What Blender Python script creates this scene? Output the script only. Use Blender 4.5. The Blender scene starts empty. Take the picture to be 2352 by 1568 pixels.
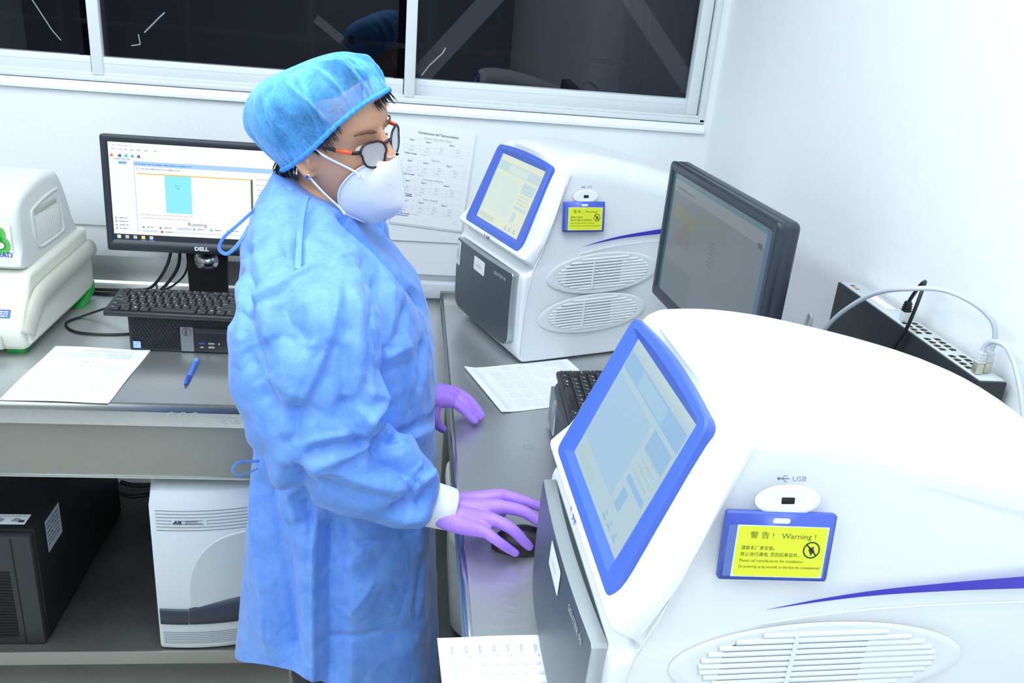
import bpy, bmesh, math, random
import numpy as np
from mathutils import Matrix, Vector
random.seed(7)
SC = bpy.context.scene
COL = SC.collection
PI = math.pi
# ---------------------------------------------------------------- camera
FPX = 1982.0
cam_d = bpy.data.cameras.new('camera')
cam_d.sensor_fit = 'HORIZONTAL'; cam_d.sensor_width = 36.0
cam_d.lens = FPX / 2352.0 * 36.0
cam_d.clip_start = 0.02
cam = bpy.data.objects.new('camera', cam_d); COL.objects.link(cam)
def cam_matrix(loc, yaw, pitch, roll):
    f = Vector((math.sin(yaw)*math.cos(pitch), math.cos(yaw)*math.cos(pitch), -math.sin(pitch)))
    r = Vector((math.cos(yaw), -math.sin(yaw), 0.0)); d = f.cross(r)
    r2 = math.cos(roll)*r + math.sin(roll)*d; d2 = -math.sin(roll)*r + math.cos(roll)*d
    m = Matrix((r2, -d2, -f)).transposed().to_4x4(); m.translation = loc
    return m
cam.matrix_world = cam_matrix((0, 0, 1.76), math.radians(7.794), math.radians(22.034), math.radians(-5.062))
SC.camera = cam
# ---------------------------------------------------------------- world, light, exposure
world = bpy.data.worlds.new('night'); SC.world = world; world.use_nodes = True
world.node_tree.nodes['Background'].inputs[0].default_value = (0.012, 0.013, 0.022, 1)
world.node_tree.nodes['Background'].inputs[1].default_value = 1.0
SC.view_settings.view_transform = 'Standard'; SC.view_settings.look = 'None'
SC.view_settings.exposure = 0.02; SC.view_settings.gamma = 1.0
SC.view_settings.use_curve_mapping = False
SC.cycles.max_bounces = 8; SC.cycles.diffuse_bounces = 4; SC.cycles.glossy_bounces = 4
def area(name, loc, size, power, rot=(0, 0, 0), color=(1, 1, 1)):
    l = bpy.data.lights.new(name, 'AREA'); l.shape = 'RECTANGLE'; l.size, l.size_y = size
    l.energy = power; l.color = color
    o = bpy.data.objects.new(name, l); COL.objects.link(o); o.location = loc; o.rotation_euler = rot
    return o
LCOL = (0.89, 0.965, 1.0)
CEIL = 2.75
# ceiling luminaires of the room (their housings are built with the ceiling)
LAMPS = [(-0.05, 1.05, 15.5), (-1.2, 1.35, 11.5), (0.15, -0.15, 4.0), (-1.2, -0.15, 18), (-0.5, -1.7, 25)]
for i, (x, y, p) in enumerate(LAMPS):
    area('ceiling_lamp_light', (x, y, CEIL-0.075), (0.58, 1.16), p, color=LCOL)
# ---------------------------------------------------------------- helpers
def lin(c):
    return tuple((v/12.92 if v <= 0.04045 else ((v+0.055)/1.055)**2.4) for v in (x/255.0 for x in c))
MATS = {}
def mat(name, rgb, rough=0.5, metal=0.0, spec=0.5, var=0.04, scale=40.0, bump=0.0, bscale=None, emit=None, alpha=1.0, sheen=0.0, coat=0.0, sss=0.0):
    if name in MATS: return MATS[name]
    m = bpy.data.materials.new(name); m.use_nodes = True
    nt = m.node_tree; N = nt.nodes; L = nt.links; p = N['Principled BSDF']
    c = lin(rgb)
    tc = N.new('ShaderNodeTexCoord'); nz = N.new('ShaderNodeTexNoise'); nz.inputs['Scale'].default_value = scale; nz.inputs['Detail'].default_value = 4
    L.new(tc.outputs['Object'], nz.inputs['Vector'])
    mr = N.new('ShaderNodeMapRange'); mr.inputs['To Min'].default_value = 1-var; mr.inputs['To Max'].default_value = 1+var
    L.new(nz.outputs['Fac'], mr.inputs['Value'])
    mx = N.new('ShaderNodeVectorMath'); mx.operation = 'SCALE'; mx.inputs[0].default_value = c
    L.new(mr.outputs['Result'], mx.inputs['Scale']); L.new(mx.outputs['Vector'], p.inputs['Base Color'])
    p.inputs['Roughness'].default_value = rough; p.inputs['Metallic'].default_value = metal
    p.inputs['Specular IOR Level'].default_value = spec
    if sheen: p.inputs['Sheen Weight'].default_value = sheen
    if coat: p.inputs['Coat Weight'].default_value = coat
    if sss:
        p.inputs['Subsurface Weight'].default_value = sss; p.inputs['Subsurface Radius'].default_value = (0.012, 0.006, 0.004); p.inputs['Subsurface Scale'].default_value = 1.0
    if alpha < 1: p.inputs['Alpha'].default_value = alpha
    if emit:
        L.new(mx.outputs['Vector'], p.inputs['Emission Color']); p.inputs['Emission Strength'].default_value = emit
    if bump:
        b = N.new('ShaderNodeBump'); b.inputs['Strength'].default_value = 1.0; b.inputs['Distance'].default_value = bump
        n2 = N.new('ShaderNodeTexNoise'); n2.inputs['Scale'].default_value = bscale or scale*3; n2.inputs['Detail'].default_value = 5
        L.new(tc.outputs['Object'], n2.inputs['Vector']); L.new(n2.outputs['Fac'], b.inputs['Height']); L.new(b.outputs['Normal'], p.inputs['Normal'])
    MATS[name] = m; return m
def print_mat(name, rough=0.6, emit=0.0):
    """material that takes its colour from the print's own colour layer"""
    if name in MATS: return MATS[name]
    m = bpy.data.materials.new(name); m.use_nodes = True; nt = m.node_tree; p = nt.nodes['Principled BSDF']
    a = nt.nodes.new('ShaderNodeVertexColor'); a.layer_name = 'print'
    if emit:
        p.inputs['Base Color'].default_value = (0.01, 0.01, 0.012, 1)
        nt.links.new(a.outputs['Color'], p.inputs['Emission Color']); p.inputs['Emission Strength'].default_value = emit
    else: nt.links.new(a.outputs['Color'], p.inputs['Base Color'])
    p.inputs['Roughness'].default_value = rough
    MATS[name] = m; return m
def steel(name, rgb=(168, 172, 172), rough=0.28, stretch=(1, 1, 1), dirt=0.25):
    m = bpy.data.materials.new(name); m.use_nodes = True; nt = m.node_tree; N = nt.nodes; L = nt.links; p = N['Principled BSDF']
    tc = N.new('ShaderNodeTexCoord'); mp = N.new('ShaderNodeMapping'); mp.inputs['Scale'].default_value = stretch
    L.new(tc.outputs['Object'], mp.inputs['Vector'])
    n1 = N.new('ShaderNodeTexNoise'); n1.inputs['Scale'].default_value = 60; n1.inputs['Detail'].default_value = 6; L.new(mp.outputs['Vector'], n1.inputs['Vector'])
    n2 = N.new('ShaderNodeTexNoise'); n2.inputs['Scale'].default_value = 4; n2.inputs['Detail'].default_value = 2; L.new(tc.outputs['Object'], n2.inputs['Vector'])
    ad = N.new('ShaderNodeMath'); ad.operation = 'MULTIPLY_ADD'; ad.inputs[1].default_value = 0.5; L.new(n1.outputs['Fac'], ad.inputs[0]); L.new(n2.outputs['Fac'], ad.inputs[2])
    mr = N.new('ShaderNodeMapRange'); mr.inputs['From Min'].default_value = 0.4; mr.inputs['From Max'].default_value = 1.1
    mr.inputs['To Min'].default_value = 1-dirt; mr.inputs['To Max'].default_value = 1+dirt*0.5; L.new(ad.outputs[0], mr.inputs['Value'])
    mx = N.new('ShaderNodeVectorMath'); mx.operation = 'SCALE'; mx.inputs[0].default_value = lin(rgb); L.new(mr.outputs[0], mx.inputs['Scale']); L.new(mx.outputs[0], p.inputs['Base Color'])
    m2 = N.new('ShaderNodeMapRange'); m2.inputs['To Min'].default_value = rough*0.75; m2.inputs['To Max'].default_value = rough*1.35; L.new(n2.outputs['Fac'], m2.inputs['Value']); L.new(m2.outputs[0], p.inputs['Roughness'])
    p.inputs['Metallic'].default_value = 0.88
    b = N.new('ShaderNodeBump'); b.inputs['Distance'].default_value = 0.0002; b.inputs['Strength'].default_value = 0.35; L.new(n1.outputs['Fac'], b.inputs['Height']); L.new(b.outputs['Normal'], p.inputs['Normal'])
    MATS[name] = m; return m

WM = {}   # world matrices of roots and parts, known at build time
def thing(name, label, cat, loc=(0, 0, 0), rotz=0.0, group=None):
    o = bpy.data.objects.new(name, None); COL.objects.link(o); o.empty_display_size = 0.1
    o.location = loc; o.rotation_euler = (0, 0, rotz)
    WM[o.name] = Matrix.Translation(loc) @ Matrix.Rotation(rotz, 4, 'Z')
    o['label'] = label; o['category'] = cat
    if group: o['group'] = group
    return o
def tag(o, label, cat, group=None):
    o['label'] = label; o['category'] = cat
    if group: o['group'] = group
    return o
def obj(name, bm, m, parent=None, world=False, smooth=35.0, kind=None, label=None):
    """link a bmesh (or mesh) as one object; world=True: its vertices are world coordinates"""
    if isinstance(bm, bmesh.types.BMesh):
        if smooth:
            a = math.radians(smooth)
            for e in bm.edges:
                if len(e.link_faces) == 2 and e.calc_face_angle(0) > a: e.smooth = False
            for f in bm.faces: f.smooth = True
        me = bpy.data.meshes.new(name); bm.to_mesh(me); bm.free()
    else: me = bm; me.name = name
    if isinstance(m, (list, tuple)):
        for x in m: me.materials.append(x)
    elif m is not None:
        me.materials.clear(); me.materials.append(m)
    o = bpy.data.objects.new(name, me); COL.objects.link(o)
    WM[o.name] = Matrix.Identity(4)
    if parent is not None:
        o.parent = parent; WM[o.name] = WM[parent.name]
        if world: me.transform(WM[parent.name].inverted())
    elif world is not False and world is not True:
        pass
    if kind: o['kind'] = kind
    if label: o['label'] = label
    return o
def base_at(o, loc):
    """move a top-level mesh's origin to its base without moving its shape"""
    loc = Vector(loc); o.data.transform(Matrix.Translation(-loc)); o.location = loc; WM[o.name] = Matrix.Translation(loc); return o
def nb(): return bmesh.new()
def box(bm, lo, hi, bev=0.0, seg=2, mtx=None):
    lo = Vector(lo); hi = Vector(hi)
    r = bmesh.ops.create_cube(bm, size=1.0)
    vs = r['verts']
    for v in vs: v.co = Vector((lo[i] + (v.co[i]+0.5)*(hi[i]-lo[i]) for i in range(3)))
    if mtx is not None:
        for v in vs: v.co = mtx @ v.co
    if bev > 0:
        es = list({e for v in vs for e in v.link_edges})
        bmesh.ops.bevel(bm, geom=es, offset=bev, segments=seg, profile=0.5, affect='EDGES')
    return bm
def bx(lo, hi, bev=0.0, seg=2, mtx=None): return box(nb(), lo, hi, bev, seg, mtx)
def prism(bm, pts, axis, a, b, bev=0.0, seg=2):
    """extrude a polygon; axis 0: pts are (y,z), 1: (x,z), 2: (x,y)"""
    def mk(p, t):
        return {0: (t, p[0], p[1]), 1: (p[0], t, p[1]), 2: (p[0], p[1], t)}[axis]
    A = [bm.verts.new(mk(p, a)) for p in pts]; B = [bm.verts.new(mk(p, b)) for p in pts]
    fs = [bm.faces.new(A), bm.faces.new(list(reversed(B)))]
    n = len(pts)
    for i in range(n): fs.append(bm.faces.new((A[i], B[i], B[(i+1) % n], A[(i+1) % n])))
    bmesh.ops.recalc_face_normals(bm, faces=fs)
    if bev:
        es = list({e for f in fs for e in f.edges})
        bmesh.ops.bevel(bm, geom=es, offset=bev, segments=seg, profile=0.5, affect='EDGES')
    return bm
def catmull(pts, n=8, closed=False):
    P = [Vector(p) for p in pts]; out = []; m = len(P)
    rng = range(m) if closed else range(m-1)
    for i in rng:
        p0 = P[(i-1) % m] if (closed or i > 0) else P[0]*2-P[1]
        p1 = P[i]; p2 = P[(i+1) % m]
        p3 = P[(i+2) % m] if (closed or i+2 < m) else P[-1]*2-P[-2]
        for k in range(n):
            t = k/n; t2 = t*t; t3 = t2*t
            out.append(0.5*((2*p1)+(p2-p0)*t+(2*p0-5*p1+4*p2-p3)*t2+(3*p1-p0-3*p2+p3)*t3))
    if not closed: out.append(P[-1].copy())
    return out
def tube(bm, pts, rad, seg=10, cap=True, closed=False, flat=None, up=None):
    """tube along points; rad number or list; flat=(a,b) scales the two cross axes"""
    P = [Vector(p) for p in pts]; n = len(P)
    R = rad if isinstance(rad, (list, tuple)) else [rad]*n
    rings = []; prev = None
    for i in range(n):
        if closed: d = P[(i+1) % n]-P[i-1]
        else: d = P[min(i+1, n-1)]-P[max(i-1, 0)]
        d.normalize()
        if up is not None: u = Vector(up)
        elif prev is None: u = Vector((0, 0, 1)) if abs(d.z) < 0.9 else Vector((1, 0, 0))
        else: u = prev
        s = d.cross(u); s.normalize(); u = s.cross(d); u.normalize(); prev = u
        fa, fb = flat if flat else (1, 1)
        rings.append([bm.verts.new(P[i]+(s*math.cos(2*PI*k/seg)*fa+u*math.sin(2*PI*k/seg)*fb)*R[i]) for k in range(seg)])
    for i in range(n if closed else n-1):
        a = rings[i]; b = rings[(i+1) % n]
        for k in range(seg): bm.faces.new((a[k], a[(k+1) % seg], b[(k+1) % seg], b[k]))
    if cap and not closed:
        bm.faces.new(list(reversed(rings[0]))); bm.faces.new(rings[-1])
    return bm
def lathe(bm, prof, seg=24, mtx=None):
    """prof (r,z) list turned about z"""
    rings = []
    for r, z in prof: rings.append([bm.verts.new((r*math.cos(2*PI*k/seg), r*math.sin(2*PI*k/seg), z)) for k in range(seg)])
    for a, b in zip(rings, rings[1:]):
        for k in range(seg): bm.faces.new((a[k], a[(k+1) % seg], b[(k+1) % seg], b[k]))
    bm.faces.new(list(reversed(rings[0]))); bm.faces.new(rings[-1])
    if mtx is not None:
        for rg in rings:
            for v in rg: v.co = mtx @ v.co
    return bm
def loft(bm, rings, cap0=True, cap1=True, closed=True):
    R = [[bm.verts.new(p) for p in r] for r in rings]
    for a, b in zip(R, R[1:]):
        n = len(a)
        for k in range(n if closed else n-1): bm.faces.new((a[k], a[(k+1) % n], b[(k+1) % n], b[k]))
    if cap0 and closed: bm.faces.new(list(reversed(R[0])))
    if cap1 and closed: bm.faces.new(R[-1])
    return R
def rrect(w, h, r, seg=5):
    """rounded rectangle outline centred on 0"""
    out = []
    for cx, cy, a0 in ((w/2-r, h/2-r, 0), (-w/2+r, h/2-r, 90), (-w/2+r, -h/2+r, 180), (w/2-r, -h/2+r, 270)):
        for k in range(seg+1):
            a = math.radians(a0+90*k/seg); out.append((cx+r*math.cos(a), cy+r*math.sin(a)))
    return out
def frame_m(o, xd, yd):
    """matrix with origin o, x axis xd, y axis yd"""
    x = Vector(xd).normalized(); y = Vector(yd); z = x.cross(y).normalized(); y = z.cross(x)
    m = Matrix((x, y, z)).transposed().to_4x4(); m.translation = Vector(o); return m
_tc = {}
def text_geo(s, size=0.01, align='LEFT', bold=0.0, sx=1.0, shear=0.0):
    """(verts, faces) of flat lettering in the xy plane"""
    k = (s, size, align, bold, sx, shear)
    if k in _tc: return _tc[k]
    cu = bpy.data.curves.new('lettering', 'FONT'); cu.body = s; cu.size = size; cu.align_x = align; cu.resolution_u = 2; cu.offset = bold; cu.shear = shear
    o = bpy.data.objects.new('lettering', cu); COL.objects.link(o)
    dg = bpy.context.evaluated_depsgraph_get(); dg.update()
    me = bpy.data.meshes.new_from_object(o.evaluated_get(dg))
    vs = [(v.co.x*sx, v.co.y, 0) for v in me.vertices]; fs = [tuple(p.vertices) for p in me.polygons]
    bpy.data.meshes.remove(me); bpy.data.objects.remove(o); bpy.data.curves.remove(cu)
    _tc[k] = (vs, fs); return vs, fs
class Print:
    """flat coloured print laid on a surface"""
    def __init__(self): self.v = []; self.f = []; self.c = []
    def rect(self, x0, y0, x1, y1, c, z=0.0):
        self.poly([(x0, y0), (x1, y0), (x1, y1), (x0, y1)], c, z)
    def poly(self, pts, c, z=0.0):
        b = len(self.v); self.v += [(p[0], p[1], z) for p in pts]; self.f.append(tuple(range(b, b+len(pts)))); self.c.append(lin(c))
    def line(self, pts, w, c, z=0.0):
        for (x0, y0), (x1, y1) in zip(pts, pts[1:]):
            dx, dy = x1-x0, y1-y0; l = math.hypot(dx, dy) or 1; nx, ny = -dy/l*w/2, dx/l*w/2
            self.poly([(x0-nx, y0-ny), (x1-nx, y1-ny), (x1+nx, y1+ny), (x0+nx, y0+ny)], c, z)
    def ring(self, cx, cy, rx, ry, w, c, z=0.0, n=40, a0=0, a1=360):
        P = [(cx+rx*math.cos(math.radians(a0+(a1-a0)*k/n)), cy+ry*math.sin(math.radians(a0+(a1-a0)*k/n))) for k in range(n+1)]
        self.line(P, w, c, z)
    def disc(self, cx, cy, rx, ry, c, z=0.0, n=24):
        self.poly([(cx+rx*math.cos(2*PI*k/n), cy+ry*math.sin(2*PI*k/n)) for k in range(n)], c, z)
    def text(self, s, x, y, size, c, z=0.0, align='LEFT', bold=0.0, sx=1.0, rot=0.0):
        vs, fs = text_geo(s, size, align, bold, sx); b = len(self.v); ca, sa = math.cos(rot), math.sin(rot)
        self.v += [(x+p[0]*ca-p[1]*sa, y+p[0]*sa+p[1]*ca, z) for p in vs]
        self.f += [tuple(i+b for i in q) for q in fs]; self.c += [lin(c)]*len(fs)
    def words(self, x0, x1, y, h, c, z=0.0, rnd=random):
        """a line of unreadably small print"""
        x = x0
        while x < x1:
            w = rnd.uniform(1.2, 6.0)*h; w = min(w, x1-x)
            self.rect(x, y, x+w, y+h, c, z); x += w+0.7*h
    def build(self, name, m, parent, mtx, world=False, label=None):
        me = bpy.data.meshes.new(name); me.from_pydata(self.v, [], self.f)
        at = me.color_attributes.new('print', 'FLOAT_COLOR', 'CORNER'); i = 0
        for p, c in zip(me.polygons, self.c):
            for _ in p.vertices: at.data[i].color = (*c, 1); i += 1
        me.transform(mtx); me.update()
        return obj(name, me, m, parent, world=world, label=label)
def remesh(bm, voxel, smooth_it=4, lam=0.5):
    """voxel union of overlapping closed shapes -> numpy verts, quads"""
    me = bpy.data.meshes.new('tmp'); bm.to_mesh(me); bm.free()
    o = bpy.data.objects.new('tmp', me); COL.objects.link(o)
    md = o.modifiers.new('r', 'REMESH'); md.mode = 'VOXEL'; md.voxel_size = voxel; md.adaptivity = 0
    dg = bpy.context.evaluated_depsgraph_get(); dg.update()
    m2 = bpy.data.meshes.new_from_object(o.evaluated_get(dg))
    bpy.data.objects.remove(o); bpy.data.meshes.remove(me)
    laplace(m2, smooth_it, lam)
    return m2
def mesh_arrays(me):
    n = len(me.vertices); v = np.empty(n*3); me.vertices.foreach_get('co', v); v = v.reshape(-1, 3)
    e = np.empty(len(me.edges)*2, dtype=np.int64); me.edges.foreach_get('vertices', e); e = e.reshape(-1, 2)
    return v, e
def set_verts(me, v): me.vertices.foreach_set('co', np.ascontiguousarray(v, dtype=np.float32).ravel()); me.update()
def lap_arr(v, e, it, lam, mask=None):
    n = len(v); deg = np.bincount(e.ravel(), minlength=n).astype(float)[:, None]; deg[deg == 0] = 1
    for _ in range(it):
        s = np.zeros_like(v)
        for k in range(3):
            s[:, k] = np.bincount(e[:, 0], v[e[:, 1], k], n)+np.bincount(e[:, 1], v[e[:, 0], k], n)
        d = (s/deg-v)*lam
        v = v+(d if mask is None else d*mask[:, None])
    return v
def laplace(me, it, lam=0.5):
    if it:
        v, e = mesh_arrays(me); set_verts(me, lap_arr(v, e, it, lam))
def normals(me):
    n = np.empty(len(me.vertices)*3, dtype=np.float32); me.vertices.foreach_get('normal', n); return n.reshape(-1, 3).astype(float)
def smooth_mesh(me):
    me.polygons.foreach_set('use_smooth', np.ones(len(me.polygons), dtype=bool)); me.update()
def seg_dist(v, poly):
    """distance of points to a polyline and the fraction along it"""
    best = np.full(len(v), 9.0); tt = np.zeros(len(v)); n = len(poly)-1
    for i in range(n):
        a = np.array(poly[i]); b = np.array(poly[i+1]); ab = b-a; L2 = ab@ab+1e-12
        t = np.clip((v-a)@ab/L2, 0, 1); d = np.linalg.norm(v-(a+t[:, None]*ab), axis=1)
        k = d < best; best[k] = d[k]; tt[k] = (i+t[k])/n
    return best, tt
# ---------------------------------------------------------------- materials of the place
def wall_mat(name, rgb, rough=0.6):
    return mat(name, rgb, rough, var=0.015, scale=3.0, bump=0.0012, bscale=60, spec=0.35)
M_wall = wall_mat('painted_wall', (236, 241, 244))
M_wall2 = wall_mat('painted_wall_lower', (214, 222, 230))
M_ceil = mat('ceiling_paint', (235, 238, 240), 0.8, var=0.02)
M_floor = mat('concrete_floor', (206, 206, 196), 0.45, var=0.22, scale=9, bump=0.0008, bscale=30)
M_rear = mat('rear_wall_paint', (150, 156, 162), 0.8, var=0.05, scale=2)
M_alu = mat('white_aluminium', (222, 229, 232), 0.35, spec=0.5, var=0.02)
M_black = mat('black_plastic', (20, 22, 25), 0.45, var=0.1)
M_black2 = mat('dark_grey_plastic', (38, 42, 48), 0.42, var=0.06)
M_dead = mat('matt_black', (8, 8, 9), 0.7)
M_white = mat('white_plastic', (233, 238, 241), 0.32, spec=0.5, var=0.01)
M_white2 = mat('warm_white_plastic', (222, 226, 218), 0.4, var=0.02)
M_paper = mat('paper', (240, 244, 246), 0.8, var=0.015, bump=0.0003, bscale=200)
M_print = print_mat('ink_print', 0.6)
M_screen = print_mat('lit_screen', 0.35, emit=1.05)
M_steel = steel('brushed_steel', (208, 211, 212), 0.33, (1, 9, 1), 0.14)
M_steelv = steel('brushed_steel_front', (162, 163, 158), 0.38, (1, 1, 9), 0.14)
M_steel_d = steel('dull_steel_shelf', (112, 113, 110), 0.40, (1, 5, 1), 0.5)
M_chrome = mat('bright_metal', (200, 205, 208), 0.2, metal=1.0)
def struct(name, bm, m, parent=None, **k):
    o = obj(name, bm, m, parent, **k)
    if parent is None: o['kind'] = 'structure'
    return o
XR = 0.86; YB = 2.47; XL = -3.2; YR = -3.0
struct('floor', bx((XL-.1, YR-.1, -0.08), (XR+.1, YB+.25, 0)), M_floor)
struct('ceiling', bx((XL-.1, YR-.1, CEIL), (XR+.1, YB+.25, CEIL+.08)), M_ceil)
struct('wall_right', bx((XR, YR, 0), (XR+.1, YB+.2, CEIL)), M_wall)
struct('wall_left', bx((XL-.1, YR, 0), (XL, YB+.2, CEIL)), M_wall)
struct('wall_rear', bx((XL, YR-.1, 0), (XR, YR, CEIL)), M_rear)
# back wall: thicker above the ledge line, with the opening of the long window
WZ0, WZ1, WX0, WX1 = 1.452, 2.35, -2.6, 0.838
bm = nb()
prism(bm, [(YB+.14, 0), (YB+.03, 0), (YB+.03, .955), (YB+.006, .955), (YB+.006, 1.054), (YB, 1.058), (YB, WZ0-.004), (YB+.14, WZ0-.004)], 0, XL, XR)
box(bm, (XL, YB, WZ1), (XR, YB+.14, CEIL)); box(bm, (XL, YB, WZ0-.004), (WX0, YB+.14, WZ1)); box(bm, (WX1, YB, WZ0-.004), (XR, YB+.14, WZ1))
struct('wall_back', bm, M_wall)
struct('trim_1', bx((-.19, YB-.008, .884), (XR, YB+.028, .932), .003), M_wall2)          # painted board under the ledge
bm = nb(); prism(bm, [(YB-.012, 1.424), (YB-.012, 1.432), (YB, 1.447), (YB+.02, 1.447), (YB+.02, 1.424)], 0, XL, XR-.02)
struct('trim_2', bm, M_wall)                                                            # plaster sill
# the sliding window: outer frame, sashes and panes
win = thing('window_1', 'x', 'x', (0, YB, WZ0)); del win['label']; del win['category']; win['kind'] = 'structure'
def wpart(name, lo, hi, m=M_alu, bev=.003): return obj(name, bx(lo, hi, bev), m, win, world=True)
F0 = YB-.004
wpart('outer_frame_sill', (WX0, F0, WZ0-.002), (WX1, YB+.09, WZ0+.012)); wpart('outer_frame_jamb', (WX1-.016, F0, WZ0), (WX1, YB+.09, WZ1)); wpart('outer_frame_head', (WX0, F0, WZ1-.03), (WX1, YB+.09, WZ1))
wpart('track_rail', (WX0, F0+.004, WZ0+.012), (WX1-.016, F0+.010, WZ0+.02), bev=.001)
MUL = [-1.62, -.836, -.022, .822]
def glass_mat():
    m = bpy.data.materials.new('window_glass'); m.use_nodes = True; nt = m.node_tree; N = nt.nodes; L = nt.links
    for n in list(N):
        if n.type != 'OUTPUT_MATERIAL': N.remove(n)
    out = [n for n in N if n.type == 'OUTPUT_MATERIAL'][0]
    t = N.new('ShaderNodeBsdfTransparent'); t.inputs[0].default_value = (.62, .63, .66, 1)
    g = N.new('ShaderNodeBsdfGlossy'); g.inputs['Roughness'].default_value = .015; g.inputs[0].default_value = (.8, .82, .9, 1)
    fr = N.new('ShaderNodeFresnel'); fr.inputs[0].default_value = 1.5
    mx = N.new('ShaderNodeMixShader'); L.new(fr.outputs[0], mx.inputs[0]); L.new(t.outputs[0], mx.inputs[1]); L.new(g.outputs[0], mx.inputs[2])
    # smears of old adhesive and dust
    tc = N.new('ShaderNodeTexCoord'); mp = N.new('ShaderNodeMapping'); mp.inputs['Rotation'].default_value = (0, .6, 0); mp.inputs['Scale'].default_value = (3, 1, 26)
    nz = N.new('ShaderNodeTexNoise'); nz.inputs['Scale'].default_value = 5; nz.inputs['Detail'].default_value = 8; nz.inputs['Roughness'].default_value = .7
    L.new(tc.outputs['Object'], mp.inputs[0]); L.new(mp.outputs[0], nz.inputs['Vector'])
    cr = N.new('ShaderNodeValToRGB'); cr.color_ramp.elements[0].position = .62; cr.color_ramp.elements[1].position = .82
    cr.color_ramp.elements[1].color = (.10, .10, .10, 1); L.new(nz.outputs['Fac'], cr.inputs[0])
    d = N.new('ShaderNodeBsdfDiffuse'); d.inputs[0].default_value = (.35, .36, .4, 1)
    m2 = N.new('ShaderNodeMixShader'); L.new(cr.outputs[0], m2.inputs[0]); L.new(mx.outputs[0], m2.inputs[1]); L.new(d.outputs[0], m2.inputs[2])
    L.new(m2.outputs[0], out.inputs['Surface']); return m
M_glass = glass_mat()
M_tape = mat('old_clear_tape', (150, 152, 160), .35, alpha=.10, var=.3, scale=300)
M_resid = mat('adhesive_residue', (205, 210, 220), .5, alpha=.5, var=.3, scale=200)
GZ = 1.512
for i, (a, b) in enumerate(zip(MUL, MUL[1:])):
    back = .03 if i == 2 else .0            # the right sash runs in the rear track
    y0, y1 = F0+.006+back, F0+.03+back
    s = obj('sash', bx((a+.028, y0, WZ0+.014), (b-.002, y1, GZ), .003), M_alu, win, world=True)
    obj('stile', bx((a, F0+.001 if i else y0, WZ0+.014), (a+.03, y1+.03, WZ1-.03), .003), M_alu, s)
    obj('groove', bx((a+.03, y0-.0006, WZ0+.044), (b-.004, y0+.001, WZ0+.0455)), M_wall2, s)
    if i == 2: obj('stile', bx((b-.036, y0-.02, WZ0+.014), (b-.004, y1, WZ1-.03), .003), M_alu, s)
    for ch in s.children: ch.data.transform(WM[win.name].inverted())
    obj('glazing_bead', bx((a+.03, y0+.006, GZ), (b-.03, y0+.010, GZ+.003)), M_chrome, win, world=True)
    obj('pane', bx((a+.027, y0+.011, GZ-.004), (b-.02, y0+.015, WZ1-.03)), M_glass, win, world=True)
# torn strips of tape and glue left on the panes
def tape(pts, w, m, name, y):
    p = Print(); p.line(pts, w, (200, 200, 205)); me = bpy.data.meshes.new(name); me.from_pydata(p.v, [], p.f); me.transform(frame_m((0, y, 0), (1, 0, 0), (0, 0, 1)))
    obj(name, me, m, win, world=True)
tape([(.02, 1.52), (.26, 1.80)], .055, M_tape, 'tape_strip', F0+.046)
tape([(.56, 1.80), (.80, 1.54)], .05, M_tape, 'tape_strip', F0+.046)
tape([(.025, 1.522), (.045, 1.55), (.08, 1.585), (.088, 1.60)], .0035, M_resid, 'adhesive_streak', F0+.045)
tape([(-.70, 1.58), (-.66, 1.62), (-.645, 1.634)], .0032, M_resid, 'adhesive_streak', F0+.015)
tape([(-.735, 1.545), (-.712, 1.55), (-.715, 1.575)], .0028, M_resid, 'adhesive_streak', F0+.015)
tape([(-.97, 1.64), (-.93, 1.57), (-.91, 1.545)], .0028, M_resid, 'adhesive_streak', F0+.015)
tape([(-.26, 1.65), (-.19, 1.60)], .022, M_tape, 'tape_strip', F0+.015)
# outside the glass: security bars, a dark facade and a column in the night
M_night = mat('dark_facade', (52, 50, 62), .8, var=.4, scale=2.5)
M_night2 = mat('dark_bluish_cloth', (24, 34, 66), .8, var=.2)
M_bar = mat('dark_bars', (34, 32, 38), .6)
g = thing('window_grille', 'dark metal security bars outside the window panes', 'grille', (0, YB+.28, 1.2))
for x in (-1.35, -1.0, -.65, -.3, .05, .40, .72): obj('upright_bar', bx((x-.008, YB+.27, 1.2), (x+.008, YB+.286, 2.6)), M_bar, g, world=True)
for z in (1.58, 1.80, 2.02): obj('cross_bar', bx((-2.6, YB+.286, z-.007), (.9, YB+.30, z+.007)), M_bar, g, world=True)
bm = nb(); box(bm, (-4.5, YB+3.2, 0), (5.5, YB+3.4, 4.0))
for k in range(5): box(bm, (-4+k*1.9, YB+3.1, 0), (-3.75+k*1.9, YB+3.2, 4.0), .02)
fo = base_at(obj('dark_facade', bm, M_night), (0, YB+3.2, 0)); tag(fo, 'unlit facade seen in the dark beyond the window', 'building')
co = base_at(obj('concrete_column', bx((.62, YB+.7, 0), (.74, YB+.82, 3.2), .01), mat('column_paint', (120, 112, 128), .7)), (.68, YB+.76, 0)); tag(co, 'pale narrow column standing outside at the window right end', 'column')
# ceiling luminaires
for i, (x, y, p) in enumerate(LAMPS):
    t = thing('ceiling_light', ('flat ceiling light panel directly above the woman in the gown', 'flat ceiling light panel above the computer bench', 'flat ceiling light panel right over the camera', 'flat ceiling light panel in the room middle on the left', 'flat ceiling light panel towards the rear wall')[i], 'light', (x, y, CEIL))
    obj('housing', bx((-.31, -.61, -.06), (.31, .61, 0), .004), M_alu, t)
    obj('diffuser', bx((-.29, -.59, -.066), (.29, .59, -.06)), mat('lamp_diffuser', (235, 245, 255), .5, emit=3.0), t)
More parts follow.
